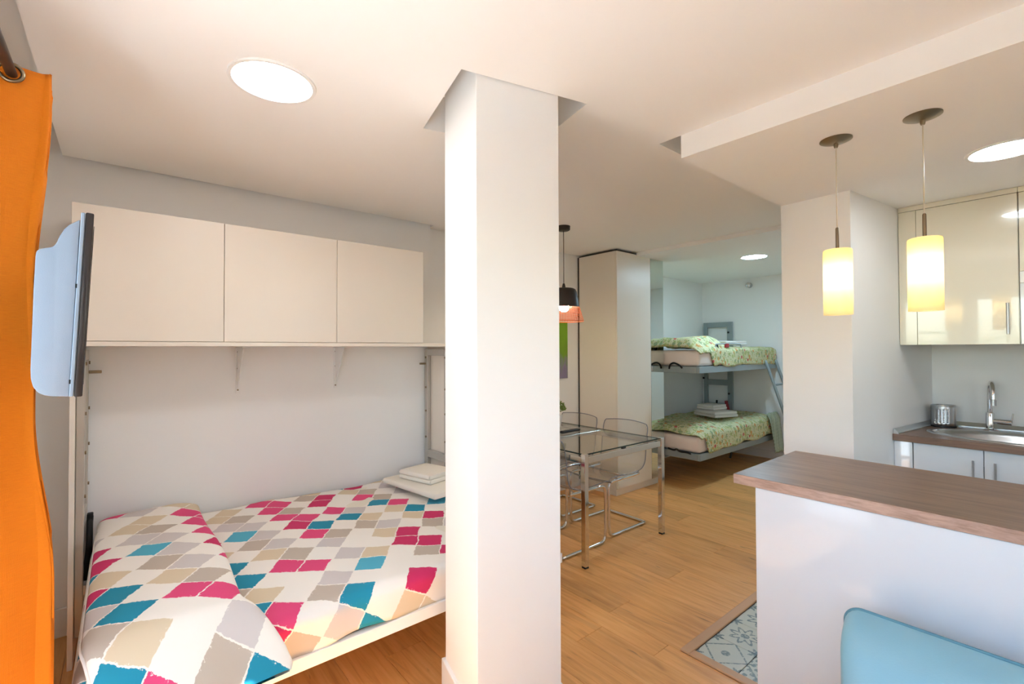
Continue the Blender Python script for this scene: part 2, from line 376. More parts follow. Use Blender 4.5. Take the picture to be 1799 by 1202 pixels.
# ------------------------------------------------------------------ builders
class MB:
    """collects shapes of one part into one mesh"""
    def __init__(s): s.bm = bmesh.new()
    def box(s, lo, hi, bevel=0, seg=2):
        b = bmesh.new()
        bmesh.ops.create_cube(b, size=1)
        for v in b.verts:
            v.co = Vector([lo[i] + (v.co[i] + .5) * (hi[i] - lo[i]) for i in range(3)])
        if bevel: bmesh.ops.bevel(b, geom=b.edges[:], offset=bevel, segments=seg, profile=.5, affect='EDGES')
        s.merge(b); return s
    def merge(s, b):
        me = bpy.data.meshes.new('tmp'); b.to_mesh(me); b.free(); s.bm.from_mesh(me); bpy.data.meshes.remove(me)
    def cyl(s, p0, p1, r, r2=None, seg=24, caps=True):
        p0, p1 = Vector(p0), Vector(p1); d = p1 - p0
        m = Matrix.Translation((p0 + p1) / 2) @ d.to_track_quat('Z', 'Y').to_matrix().to_4x4()
        b = bmesh.new()
        bmesh.ops.create_cone(b, cap_ends=caps, segments=seg, radius1=r, radius2=r if r2 is None else r2, depth=d.length, matrix=m)
        s.merge(b); return s
    def lathe(s, prof, c=(0, 0, 0), seg=32):
        rings = []
        for r, z in prof:
            rings.append([s.bm.verts.new((c[0] + r * cos(2 * pi * k / seg), c[1] + r * sin(2 * pi * k / seg), c[2] + z)) for k in range(seg)])
        for a, b in zip(rings, rings[1:]):
            for k in range(seg):
                s.bm.faces.new((a[k], a[(k + 1) % seg], b[(k + 1) % seg], b[k]))
        for ring, fl in ((rings[0], True), (rings[-1], False)):
            if (ring[0].co - ring[seg // 2].co).length > 1e-5:
                s.bm.faces.new(ring[::-1] if fl else ring)
        return s
    def tube(s, pts, r, seg=10, closed=False, smooth=0, caps=True):
        pts = [Vector(p) for p in pts]
        for _ in range(smooth):
            q = []
            n = len(pts)
            rng = range(n if closed else n - 1)
            if not closed: q.append(pts[0])
            for i in rng:
                a, b = pts[i], pts[(i + 1) % n]
                q += [a * .75 + b * .25, a * .25 + b * .75]
            if not closed: q.append(pts[-1])
            pts = q
        n = len(pts); rings = []
        t0 = (pts[1] - pts[0]).normalized()
        ref = Vector((0, 0, 1)) if abs(t0.z) < .9 else Vector((1, 0, 0))
        u = (ref - t0 * ref.dot(t0)).normalized()
        for i, p in enumerate(pts):
            if closed: t = (pts[(i + 1) % n] - pts[i - 1]).normalized()
            else: t = (pts[min(i + 1, n - 1)] - pts[max(i - 1, 0)]).normalized()
            u = (u - t * u.dot(t)).normalized(); w = t.cross(u)
            rings.append([s.bm.verts.new(p + r * (cos(2 * pi * k / seg) * u + sin(2 * pi * k / seg) * w)) for k in range(seg)])
        for i in range(n if closed else n - 1):
            a, b = rings[i], rings[(i + 1) % n]
            for k in range(seg): s.bm.faces.new((a[k], a[(k + 1) % seg], b[(k + 1) % seg], b[k]))
        if not closed and caps: s.bm.faces.new(rings[0][::-1]); s.bm.faces.new(rings[-1])
        return s
    def prism(s, poly, axis, a, b, bevel=0, seg=2):
        """polygon in the plane across axis (0: yz, 1: xz, 2: xy), from a to b"""
        bb = bmesh.new()
        def mk(p, t):
            return {0: (t, p[0], p[1]), 1: (p[0], t, p[1]), 2: (p[0], p[1], t)}[axis]
        v0 = [bb.verts.new(mk(p, a)) for p in poly]; v1 = [bb.verts.new(mk(p, b)) for p in poly]
        n = len(poly)
        bb.faces.new(v0); bb.faces.new(v1[::-1])
        for i in range(n): bb.faces.new((v0[i], v1[i], v1[(i + 1) % n], v0[(i + 1) % n]))
        bmesh.ops.recalc_face_normals(bb, faces=bb.faces[:])
        if bevel: bmesh.ops.bevel(bb, geom=bb.edges[:], offset=bevel, segments=seg, profile=.5, affect='EDGES')
        s.merge(bb); return s
    def grid(s, nu, nv, fn, thick=0):
        """surface fn(i/nu, j/nv) -> (pos, uv)"""
        uvl = s.bm.loops.layers.uv.verify()
        V = []; UV = []
        for i in range(nu + 1):
            row = []; ru = []
            for j in range(nv + 1):
                p, q = fn(i / nu, j / nv); row.append(s.bm.verts.new(p)); ru.append(q)
            V.append(row); UV.append(ru)
        for i in range(nu):
            for j in range(nv):
                idx = ((i, j), (i + 1, j), (i + 1, j + 1), (i, j + 1))
                f = s.bm.faces.new([V[a][b] for a, b in idx])
                for l, (a, b) in zip(f.loops, idx): l[uvl].uv = UV[a][b]
        return s
    def done(s, name, mat, parent=None, smooth=None, mods=()):
        bmesh.ops.recalc_face_normals(s.bm, faces=s.bm.faces[:])
        me = bpy.data.meshes.new(name); s.bm.to_mesh(me); s.bm.free()
        for m_ in (mat if isinstance(mat, (list, tuple)) else [mat]): me.materials.append(M[m_])
        o = bpy.data.objects.new(name, me); COL.objects.link(o)
        if parent is not None:
            o.parent = parent
        if smooth is not None:
            me.shade_smooth() if smooth is True else shade_angle(me, smooth)
        return o

def shade_angle(me, deg):
    me.shade_smooth()
    try: me.set_sharp_from_angle(angle=radians(deg))
    except Exception: pass

def tag(o, label=None, cat=None, group=None, kind=None):
    if label: o['label'] = label
    if cat: o['category'] = cat
    if group: o['group'] = group
    if kind: o['kind'] = kind
    return o

def thing(name, loc, label, cat, group=None, rz=0):
    o = bpy.data.objects.new(name, None); COL.objects.link(o)
    o.location = loc; o.rotation_euler = (0, 0, rz); o.empty_display_size = .1
    return tag(o, label, cat, group)

def copy_tree(o, parent=None):
    c = o.copy(); COL.objects.link(c)
    if parent is not None: c.parent = parent
    for ch in list(o.children): copy_tree(ch, c)
    return c

def centre(o):
    """put the origin of a top-level mesh at the middle of its base"""
    me = o.data
    xs = [v.co for v in me.vertices]
    c = Vector(((min(v.x for v in xs) + max(v.x for v in xs)) / 2, (min(v.y for v in xs) + max(v.y for v in xs)) / 2, min(v.z for v in xs)))
    me.transform(Matrix.Translation(-c)); o.location = c
    return o

def struct(o): return tag(o, kind='structure')

H = 2.395          # main ceiling
ROOF = 2.56
YB = 3.25          # wall behind the double bed
YD = 3.33          # wall behind the dining table and wardrobe
XW = -.38          # window wall
# ------------------------------------------------------------------ floor
fl = struct(MB().box((XW, -2.2, -.10), (6.47, 3.47, -.013)).done('floor', 'subfloor'))
PW, PL = .19, 1.28
cache = {}
def plank(x0, x1, y0, y1):
    key = (round(x1 - x0, 3), round(y1 - y0, 3))
    if key not in cache:
        m = MB().box((-key[0] / 2 + .0006, -key[1] / 2 + .0006, -.0125), (key[0] / 2 - .0006, key[1] / 2 - .0006, 0), .0012, 1)
        o = m.done('plank', 'oak', fl); cache[key] = o.data
    else:
        o = bpy.data.objects.new('plank', cache[key]); COL.objects.link(o); o.parent = fl
    o.location = ((x0 + x1) / 2, (y0 + y1) / 2, 0)
nrow = 0
x = XW
TX, TY = 2.075, 1.165      # corner of the tiled kitchen floor
while x < 6.44:
    x1 = min(x + PW, 6.45)
    if x < 2.03 < x1: x1 = 2.03
    ylo = -2.2 if x < 2.02 else 1.21
    y = ylo - (.37 + .49 * (nrow % 3)) % PL
    while y < 3.44:
        a, b = max(y, ylo), min(y + PL, 3.45)
        if b - a > .02: plank(x, x1, a, b)
        y += PL
    x = x1; nrow += 1
# tiled kitchen floor with its oak edge trim
tx = MB().box((-.0985, -.0985, -.012), (.0985, .0985, -.001), .001, 1)
t0 = None
for i in range(8):
    for j in range(8):
        if t0 is None:
            t0 = tx.done('tile', 'tile', fl); o = t0
        else:
            o = bpy.data.objects.new('tile', t0.data); COL.objects.link(o); o.parent = fl
        o.location = (TX + .1 + .2 * i, TY - .1 - .2 * j, 0)
        o.rotation_euler = (0, 0, (i * 3 + j) % 4 * pi / 2)
g = MB().box((2.03, -2.2, -.013), (6.45, 1.21, -.006)).done('grout_bed', 'grout', fl)
def trim(name, lo, hi):
    struct(centre(MB().box(lo, hi, .004, 2).done(name, 'oak_trim')))
trim('trim_1', (2.03, 1.165, -.002), (3.08, 1.212, .009))
trim('trim_2', (2.03, -1.2, -.002), (2.075, 1.165, .009))

# ------------------------------------------------------------------ walls
def wallbox(name, lo, hi, mat='wall'):
    return struct(MB().box(lo, hi).done(name, mat))
wallbox('wall_back', (XW - .2, YB, 0), (1.87, YB + .25, ROOF))
wallbox('wall_dining', (1.87, YD, 0), (4.47, YD + .2, ROOF))
wallbox('wall_alcove_side', (4.47, 3.45, 0), (6.45, 3.6, ROOF))
wallbox('wall_alcove_end', (6.45, .9, 0), (6.6, 3.6, ROOF))
wallbox('wall_kitchen', (4.28, -2.2, 0), (4.42, .70, ROOF))
m = MB(); RX0, RX1, RZ0, RZ1 = 1.0, 2.1, .9, 2.1
m.box((XW - .2, -2.35, 0), (RX0, -2.2, ROOF)); m.box((RX1, -2.35, 0), (4.42, -2.2, ROOF))
m.box((RX0, -2.35, RZ1), (RX1, -2.2, ROOF)); m.box((RX0, -2.35, 0), (RX1, -2.2, RZ0))
struct(m.done('wall_rear', 'wall'))
m = MB()
for q in (RX0, 1.52, RX1 - .05): m.box((q, -2.29, RZ0), (q + .05, -2.24, RZ1))
for z in (RZ0, RZ1 - .05): m.box((RX0, -2.29, z), (RX1, -2.24, z + .05))
wr = struct(m.done('window_added_rear', 'base'))  # unseen window, added to light the column, bed wall and floor
for q, q1 in ((RX0 + .05, 1.52), (1.57, RX1 - .05)): MB().box((q, -2.268, RZ0 + .05), (q1, -2.262, RZ1 - .05)).done('pane', 'pane', wr)
# wall block between kitchen and alcove with its slightly turned kitchen side
struct(MB().prism([(3.08, .785), (3.10, 1.145), (6.45, 1.15), (6.45, .70), (4.28, .635)], 2, 0, ROOF).done('wall_partition', 'wall'))
# window wall: balcony door next to the bed and a window further back
DY0, DY1, DZ = .97, 1.53, 2.05
WY0, WY1, WZ0, WZ1 = -1.1, .80, 1.05, 2.05
m = MB()
m.box((XW - .2, DY1, 0), (XW, YB, ROOF)); m.box((XW - .2, DY0, DZ), (XW, DY1, ROOF))
m.box((XW - .2, WY1, 0), (XW, DY0, ROOF)); m.box((XW - .2, WY0, 0), (XW, WY1, WZ0))
m.box((XW - .2, WY0, WZ1), (XW, WY1, ROOF)); m.box((XW - .2, -2.2, 0), (XW, WY0, ROOF))
struct(m.done('wall_window', 'wall'))
def frame(name, y0, y1, z0, z1, mull):
    m = MB(); x0, x1 = XW - .13, XW - .07; w = .05
    m.box((x0, y0, z0), (x1, y0 + w, z1)); m.box((x0, y1 - w, z0), (x1, y1, z1))
    m.box((x0, y0, z0), (x1, y1, z0 + w)); m.box((x0, y0, z1 - w), (x1, y1, z1))
    for q in mull: m.box((x0, q - .035, z0), (x1, q + .035, z1))
    f = struct(m.done(name, 'base'))
    MB().box((XW - .105, y0 + w, z0 + w), (XW - .099, y1 - w, z1 - w)).done('pane', 'pane', f)
    return f
frame('door_1', DY0, DY1, .0, DZ, [])
frame('window_1', WY0, WY1, WZ0, WZ1, [-.15])
# unseen balcony: floor kept pale to bounce sun, slab above added to block it
struct(MB().box((-3.2, -3, -.3), (XW - .2, 4, -.05)).done('floor_balcony', 'terrace'))
struct(MB().box((-1.52, -3, 2.5), (XW - .2, 4, 2.7)).done('slab_sun_block', 'wall'))

struct(MB().box((XW - .2, -6, -.3), (5, -2.35, -.05)).done('floor_added_rear', 'deck'))  # unseen ground, added to bounce sun in through the added rear window

# skirting
def skirt(name, lo, hi): struct(centre(MB().box(lo, hi, .003, 1).done(name, 'base')))
skirt('baseboard_back', (XW + .0, YB - .014, 0), (-.19, YB, .142))
skirt('baseboard_dining', (1.89, YD - .014, 0), (3.66, YD, .142))
skirt('baseboard_window', (XW, 2.0, 0), (XW + .014, YB - .014, .142))
skirt('baseboard_alcove', (6.436, 1.16, 0), (6.45, 3.45, .10))

# ------------------------------------------------------------------ column in its ceiling recess (turned 13.5 degrees)
CA = Vector((.958, 1.345)); cu = Vector((.972, -.2334)); cv = Vector((.2334, .972))
def cp(a, b): p = CA + a * cu + b * cv; return (p.x, p.y)
col = struct(MB().prism([cp(0, 0), cp(.342, 0), cp(.342, .35), cp(0, .35)], 2, 0, ROOF - .01, .002, 1).done('column', 'wall'))
m = MB(); e = .014
m.prism([cp(-e, -e), cp(.342 + e, -e), cp(.342 + e, .35 + e), cp(-e, .35 + e)], 2, 0, .142, .004, 2)
m.done('skirting', 'base', col)

# ------------------------------------------------------------------ ceilings
def slab(name, outer, holes, z, mat):
    b = bmesh.new(); ed = []
    for loop in [outer] + holes:
        vs = [b.verts.new((p[0], p[1], z)) for p in loop]
        for i in range(len(vs)): ed.append(b.edges.new((vs[i], vs[(i + 1) % len(vs)])))
    bmesh.ops.triangle_fill(b, edges=ed, use_beauty=True)
    r = bmesh.ops.extrude_face_region(b, geom=b.faces[:])
    for v in r['geom']:
        if isinstance(v, bmesh.types.BMVert): v.co.z = ROOF - .005
    m = MB(); m.merge(b)
    return struct(m.done(name, mat))
slab('ceiling', [(-.232, -2.2), (1.962, -2.2), (1.962, 1.257), (4.0, 1.257), (4.0, 3.32), (1.88, 3.32), (1.88, 3.215), (-.232, 3.215)],
     [[cp(-.056, -.004), cp(.472, -.004), cp(.472, .482), cp(-.056, .482)]], H, 'ceil')
struct(MB().box((XW - .2, -2.35, ROOF), (6.6, 3.6, ROOF + .12)).done('ceiling_upper', 'ceil'))
struct(MB().box((1.962, -2.2, 2.29), (4.28, 1.143, ROOF - .005)).done('ceiling_kitchen', 'ceil'))
struct(MB().box((4.0, 1.15, 2.36), (6.45, 3.45, ROOF - .005)).done('ceiling_alcove', 'ceil'))

# ------------------------------------------------------------------ recessed ceiling lights
def downlight(c, r, mat, label):
    t = thing('ceiling_light', c, label, 'ceiling light', 'round recessed ceiling lights')
    MB().lathe([(r, -.001), (r + .004, -.006), (r + .016, -.006), (r + .018, -.001), (r + .018, 0), (r, 0)], seg=48).done('trim_ring', 'base', t, 40)
    MB().lathe([(0.0001, -.003), (r * .98, -.003), (r, -.0005), (0.0001, -.0005)], seg=48).done('diffuser', mat, t)
downlight((.418, 1.855, H), .128, 'led', 'large round white ceiling light in front of the wide column')
downlight((4.98, 2.10, 2.36), .115, 'led_cool', 'round ceiling light above the bunk beds')
downlight((2.985, .185, 2.29), .115, 'led_soft', 'round ceiling light beside the glossy kitchen cupboards')

# ------------------------------------------------------------------ double wall bed unit
XL, XR, YF = -.176, 1.84, 2.875
unit = thing('bed_housing', (.8, 3.05, 0), 'open cream wall bed housing with tall side panels below the overhead cupboards', 'bed housing')
def U(o):
    o.matrix_parent_inverse = Matrix.Translation((-unit.location.x, -unit.location.y, 0)); return o
U(MB().box((XL, YF, 0), (XL + .019, YB, 1.44), .001, 1).done('side_panel', 'cream', unit))
U(MB().box((XR, YF, 0), (XR + .019, YB, 1.44), .001, 1).done('side_panel', 'cream', unit))
# steel mechanism posts inside both side panels
def mech(x0, x1, inner):
    m = MB()
    for (ya, yb) in ((2.91, 2.95), (3.19, 3.235)): m.box((x0, ya, .12), (x1, yb, 1.425), .003, 1)
    for (za, zb) in ((1.375, 1.425), (.60, .655), (.12, .17)): m.box((x0, 2.95, za), (x1, 3.19, zb), .003, 1)
    o = U(m.done('mechanism_frame', 'frame_beige', unit))
    m = MB()
    for z in (1.36, 1.13, .95, .75): 
        for y in (2.93, 3.212): m.cyl((inner, y, z), (inner + (.006 if inner > 0 else .006), y, z), .008, seg=10)
    m.box((min(inner, inner + (.05 if inner < 0 else -.05)), 3.20, 1.305), (max(inner, inner + (.05 if inner < 0 else -.05)), 3.215, 1.32), .002, 1)
    tag(U(m.done('bolts', 'nickel', unit)), kind='stuff')
mech(XL + .020, XL + .050, XL + .050)
mech(XR - .031, XR - .001, XR - .037)
U(MB().box((XL + .019, 3.18, .02), (XR, 3.249, .13), .002, 1).done('rear_rail', 'cream', unit))

shelf = MB().box((XL, YF - .003, 1.441), (XR + .019, YB - .001, 1.4625), .001, 1).done('shelf_board', 'cream')
shelf = tag(centre(shelf), 'long thin cream shelf board carrying the three overhead cupboards', 'shelf')
for k, bx in enumerate((.543, 1.127)):
    t = thing('shelf_bracket', (bx, YB, 1.16), ('white shelf bracket on the wall, the one nearer the television', 'white shelf bracket on the wall, the one nearer the wide column')[k], 'bracket', 'brackets under the long shelf')
    MB().box((-.011, -.006, 0), (.011, -.0005, .280), .001, 1).done('wall_arm', 'base', t)
    MB().box((-.011, -.20, .272), (.011, -.006, .280), .001, 1).done('shelf_arm', 'base', t)
    m = MB(); m.prism([(-.006, .03), (-.006, .272), (-.18, .272)], 0, -.0025, .0025); m.done('web', 'base', t)
    m = MB()
    for z in (.02, .15, .25): m.cyl((0, -.006, z), (0, -.009, z), .005, seg=10)
    tag(m.done('screws', 'nickel', t), kind='stuff')
cw = (1.60 - XL) / 3
for k in range(3):
    x0 = XL + cw * k; x1 = x0 + cw
    t = thing('overhead_cupboard', ((x0 + x1) / 2, (YF + YB) / 2, 1.463),
              ('cream overhead cupboard on the shelf, partly behind the television', 'cream overhead cupboard on the shelf, between two alike cupboards', 'cream overhead cupboard on the shelf, the one nearest the wide column')[k], 'cupboard', 'cupboards over the double bed')
    hw = cw / 2; yd = (YB - YF) / 2
    m = MB()
    m.box((-hw, -yd + .019, 0), (-hw + .016, yd, .628)); m.box((hw - .016, -yd + .019, 0), (hw, yd, .628))
    m.box((-hw + .016, -yd + .019, 0), (hw - .016, yd, .016)); m.box((-hw + .016, -yd + .019, .612), (hw - .016, yd, .628))
    m.box((-hw + .016, yd - .008, .016), (hw - .016, yd, .612))
    m.done('carcass', 'cream', t)
    MB().box((-hw + .0015, -yd, .002), (hw - .0015, -yd + .0185, .628), .0012, 1).done('door', 'cream', t)

# bed base
bed = thing('double_bed_frame', (.82, 2.45, 0), 'folded-down double bed frame with a pale steel rim, over the oak floor', 'bed frame')
BX0, BX1, BY0, BY1 = -.115, 1.79, 1.742, 3.17
def B(o): o.matrix_parent_inverse = Matrix.Translation((-bed.location.x, -bed.location.y, 0)); return o
B(MB().box((BX0, BY0, .298), (BX1, BY0 + .03, .347), .002, 1).done('front_rail', 'base', bed))
B(MB().box((BX0, BY1 - .03, .298), (BX1, BY1, .347), .002, 1).done('rear_rail', 'base', bed))
for xx in (BX0, BX1 - .03):
    B(MB().box((xx, BY0 + .03, .298), (xx + .03, BY1 - .03, .347), .002, 1).done('end_rail', 'base', bed))
B(MB().box((BX0 + .03, BY0 + .03, .318), (BX1 - .03, BY1 - .03, .328)).done('bed_board', 'cream', bed))
for xx in (BX0 - .022, BX1 + .001):
    B(MB().box((xx, 2.92, .30), (xx + .021, 3.0, .345), .002, 1).done('pivot', 'steel', bed))
# pull-down leg under the front rail
m = MB(); m.tube([(1.2, 1.80, .315), (1.2, 1.80, .02), (1.72, 1.80, .02), (1.72, 1.80, .315)], .011, 10)
lg = B(m.done('leg', 'frame_beige', bed, 50))

mat_ = MB().box((BX0 + .01, BY0 + .02, .347), (BX1 - .012, BY1 - .01, .478), .035, 4).done('double_mattress', 'mattress', None, 40)
tag(centre(mat_), 'cream double mattress under the painted diamond duvet', 'mattress')

def ease(t): t = max(0, min(1, t)); return t * t * (3 - 2 * t)
def fold(s, r):
    """s = distance inside the edge; returns (horizontal offset outward, drop)"""
    if s >= 0: return (-s, 0)
    a = -s
    if a < r * pi / 2:
        th = a / r; return (r * sin(th), r * (1 - cos(th)))
    return (r, r + a - r * pi / 2)
# duvet
DW0, DW1, DV0, DV1 = BX0 + .022, BX1 - .03, BY0 + .02, BY1 + .02
def duvet(i, j):
    hemw = .145 + .02 * sin(i * 9) + .012 * sin(i * 23 + 1)
    u = -.055 + i * (DW1 - DW0 + .055)      # arc from the left edge
    v = -hemw + j * (DV1 - DV0 + hemw)
    r = .045
    ox, dx = fold(u - r * .8, r); oy, dy = fold(v - r * .8, r)
    x = DW0 + r * .8 - ox; y = DV0 + r * .8 - oy
    if ox < 0: x = DW0 + r * .8 - ox
    z = .492 - dx - dy
    z += .012 * sin(u * 3.1 + .5) * ease((u - .5) / .4) * ease(v / .2)
    n1 = noise.noise(Vector((u * 4.2, v * 4.2, 3.1))); n2 = noise.noise(Vector((u * 11, v * 9, 7.7)))
    z += (.010 * n1 + .0035 * n2) * ease((v + .1) / .2)
    if v < 0: y += -.012 * noise.noise(Vector((u * 7, 2.2, v * 5))) - .004
    return (x, y, z), (x if u > .0 else DW0 + u, DV0 + v)
dv = MB().grid(120, 96, duvet).done('duvet', 'duvet', None, True)
sm = dv.modifiers.new('thickness', 'SOLIDIFY'); sm.thickness = .012; sm.offset = -1
tag(dv, 'double duvet with magenta, teal, beige and white painted diamonds', 'duvet')
_c = Vector((.82, 2.45, .35)); dv.data.transform(Matrix.Translation(-_c)); dv.location = _c

# long flat pillow across the television end, in the same print, drooping over the front edge
PX0, PX1, PY0, PY1 = BX0 + .030, .338, BY0 - .15, BY1 + .0
def pillow(i, j):
    th = 2 * pi * i; v = PY0 + (PY1 - PY0) * j
    e_ = min(j, 1 - j) * (PY1 - PY0)
    k = min(1, e_ / .10) ; k = (1 - (1 - k) ** 2) ** .5
    fr_ = ease((.30 - (v - PY0)) / .30)
    hw = (PX1 - PX0) / 2 * (.90 + .10 * k) ; cx_ = (PX0 + PX1) / 2 + .05 * fr_
    c_, s_ = cos(th), sin(th)
    x = cx_ + hw * (abs(c_) ** .85) * (1 if c_ > 0 else -1) + (.008 * sin(v * 6) + .05 * fr_ * (c_ > .5)) * max(0, c_)
    hz = .052 * (.16 + .84 * k)
    top = (abs(s_) ** .55)
    z = .545 + hz * top * (1 if s_ > 0 else -.75)
    z -= .13 * ease((.22 - (v - PY0)) / .22)
    n1 = noise.noise(Vector((x * 5, v * 4, 1.7))); n2 = noise.noise(Vector((x * 12, v * 9, 5.2)))
    z += (.010 * n1 + .004 * n2) * max(0, s_)
    arc = cx_ - hw * (1 - 2 * (1 - min(th, 2 * pi - th) / pi)) if False else x
    return (x, v, z), (arc + .37, v + .21)
pw = MB().grid(72, 70, pillow)
bmesh.ops.remove_doubles(pw.bm, verts=pw.bm.verts[:], dist=.0008)
pw = pw.done('long_pillow', 'duvet', None, True)
tag(pw, 'long flat pillow in the painted diamond print lying across the double bed', 'pillow')
_c = Vector((.12, 2.45, .50)); pw.data.transform(Matrix.Translation(-_c)); pw.location = _c
_pts = []
for q in range(61):
    p_, _ = pillow(0, .0 + q / 60); _pts.append(Vector(p_) - _c)
MB().tube(_pts, .0035, 6).done('seam', 'white_cloth', pw, True)
_pts = [Vector(pillow(.5, q / 60)[0]) - _c for q in range(61)]
MB().tube(_pts, .006, 6).done('seam', 'white_cloth', pw, True)

# folded towels at the far end of the duvet
def towel(name, c, sx, sy, h, rz, label, layers=2, mat='towel', group=None):
    t = thing(name, c, label, 'towel', group, rz)
    lh = h / layers
    for k in range(layers):
        rnd = random.Random(hash((name, k)) & 255)
        m = MB(); x0 = -sx / 2 - k * .004
        prof = []
        n = 10
        for a in range(n + 1):
            th = -pi / 2 + pi * a / n; prof.append((x0 - lh * .48 * cos(th), lh * .5 + lh * .48 * sin(th)))
        poly = [(sx / 2 - k * .01, lh * .03), (sx / 2 - k * .01, lh * .97)] + prof[::-1]
        m.prism(poly, 1, -sy / 2 + k * .004, sy / 2 - k * .006, .007, 2)
        o = m.done('folded_layer', mat, t, 40); o.location = (0, 0, k * lh)
    return t
towel('folded_bath_towel', (1.585, 2.78, .512), .32, .56, .035, radians(8), 'wide folded cream towel on the double duvet beside the column', 1)
towel('rolled_hand_towel', (1.62, 2.84, .548), .24, .30, .06, radians(14), 'smaller folded cream towel lying on the wide towel on the double bed', 2)

# black strap hanging at the bed head
m = MB()
m.tube([(-.110, 3.08, .615), (-.111, 3.05, .58), (-.110, 3.03, .53), (-.111, 3.00, .47), (-.118, 2.96, .40), (-.119, 2.94, .36)], .0125, 8, smooth=2)
m.tube([(-.110, 3.08, .60), (-.109, 3.02, .59), (-.110, 2.98, .55), (-.110, 2.97, .50)], .010, 8, smooth=2)
m.box((-.122, 3.06, .605), (-.099, 3.10, .63), .003, 1)
tag(centre(m.done('strap', 'strap', None, 50)), 'black webbing strap hanging between side panel and double mattress', 'strap')

# ------------------------------------------------------------------ curtain, rod
m = MB(); m.cyl((-.222, -1.3, 2.133), (-.222, 2.10, 2.133), .0115, seg=20)
rod = m.done('curtain_rod', 'bronze', None, 40); tag(centre(rod), 'dark metal curtain rod running along the window wall', 'curtain rod')
m = MB(); m.lathe([(.0001, 0), (.013, 0), (.02, .012), (.024, .028), (.018, .046), (.0001, .05)], seg=20)
fn = m.done('finial', 'bronze', rod, 40); fn.rotation_euler = (-pi / 2, 0, 0); fn.location = (0, 1.70, .0115)
for yy in (2.06, -1.2):
    MB().box((XW - rod.location.x, yy - rod.location.y - .012, -.01), (.0, yy - rod.location.y + .012, .012), .003, 1).done('bracket', 'bronze', rod)

NF = 4
def cpath(s, z):
    """gathered curtain in plan: s 0..1 along the cloth"""
    k = s * NF; seg = min(int(k), NF - 1); t = k - seg
    nar = 1 - ease((2.12 - z) / .52) * ease((z - .80) / .45)          # squeezed behind the television
    xr = -.177 + .034 * nar + .007 * sin(z * 2.0) * nar
    xl = -.320; xr *= 1 + .03 * seg
    y0 = 1.722 + seg * .048
    a = t * pi
    w = .5 - .5 * cos(pi * t)
    if seg % 2 == 0: x_ = xl + (xr - xl) * w
    else: x_ = xr + (xl - xr) * w
    y_ = y0 + .048 * t - .011 * sin(2 * pi * t) + .004 * sin(z * 5 + seg)
    if seg == 0: y_ += -.014 * sin(pi * t) * (1.2 - .4 * z / 2.2) + .010 * sin(t * 9 + z * 1.2) * ease((1.7 - z) / 1.2)
    return x_, y_
def curtain(i, j):
    z = .03 + 2.139 * j
    x_, y_ = cpath(i, z)
    return (x_, y_, z - .012 * abs(sin(i * NF * pi)) * (j > .99)), (i * .75, j * 2.14)
cu_ = MB().grid(160, 90, curtain).done('curtain', 'curtain', None, True)
sm = cu_.modifiers.new('thickness', 'SOLIDIFY'); sm.thickness = .004
tag(cu_, 'orange woven curtain gathered beside the television', 'curtain')
_c = Vector((-.24, 1.82, .03)); cu_.data.transform(Matrix.Translation(-_c)); cu_.location = _c
for k in range(NF):
    y_ = 1.722 + .048 * (k + .5) + (-.014 if k == 0 else 0)
    m = MB()
    m.tube([((.022) * cos(a * 2 * pi / 28), 0, (.022) * sin(a * 2 * pi / 28)) for a in range(28)], .0048, 8, closed=True)
    o = m.done('eyelet', 'nickel', cu_, 60); o.location = Vector((-.222, y_, 2.133)) - _c

# ------------------------------------------------------------------ television
tv = thing('television', (-.062, 1.52, 1.31), 'grey-backed television seen edge-on, hung beside the orange curtain', 'television', rz=radians(3.2))
TY0, TY1 = 1.52, 2.02
prof = [(-0.0773, 1.7352), (-0.0953, 1.7206), (-0.1048, 1.7077), (-0.1125, 1.6905), (-0.1177, 1.6733), (-0.1237, 1.663), (-0.1443, 1.6553), (-0.1503, 1.6502), (-0.152, 1.6399), (-0.1546, 1.5591), (-0.158, 1.3779), (-0.1572, 1.3556), (-0.1537, 1.3384), (-0.146, 1.3247), (-0.1357, 1.3178), (-0.1228, 1.3144), (-0.0936, 1.3118)]
def T(o):
    o.location = (.062, -1.52, -1.31); return o
T(MB().prism(prof, 1, TY0 + .004, TY1 - .004, .003, 2).done('housing', 'tv_grey', tv, 35))
T(MB().prism([(-0.076, 1.7524), (-0.0678, 1.7524), (-0.0859, 1.3114), (-0.094, 1.3114)], 1, TY0, TY1, .002, 1).done('rim', 'tv_grey', tv))
T(MB().prism([(-0.0674, 1.7541), (-0.0524, 1.7532), (-0.0704, 1.3105), (-0.0855, 1.3105)], 1, TY0, TY1, .003, 2).done('bezel', 'tv_dark', tv, 35))
T(MB().prism([(-0.0525, 1.7275), (-0.0515, 1.7275), (-0.0684, 1.3384), (-0.0697, 1.3384)], 1, TY0 + .03, TY1 - .03).done('screen', 'screen', tv))
m = MB(); m.box((XW + .035, 1.955, 1.40), (XW + .047, 2.015, 1.60), .002, 1); m.box((XW + .047, 1.97, 1.49), (-.155, 2.0, 1.52), .002, 1); m.box((-.160, 1.94, 1.45), (-.1575, 2.01, 1.57), .001, 1)
T(m.done('wall_bracket', 'black', tv))
for q in ((-0.0799, 1.5746), (-0.0893, 1.347)):
    m = MB(); m.box((q[0] - .005, TY0 + .0005, q[1] - .005), (q[0], TY0 + .005, q[1] + .005)); T(m.done('slot', 'black', tv))

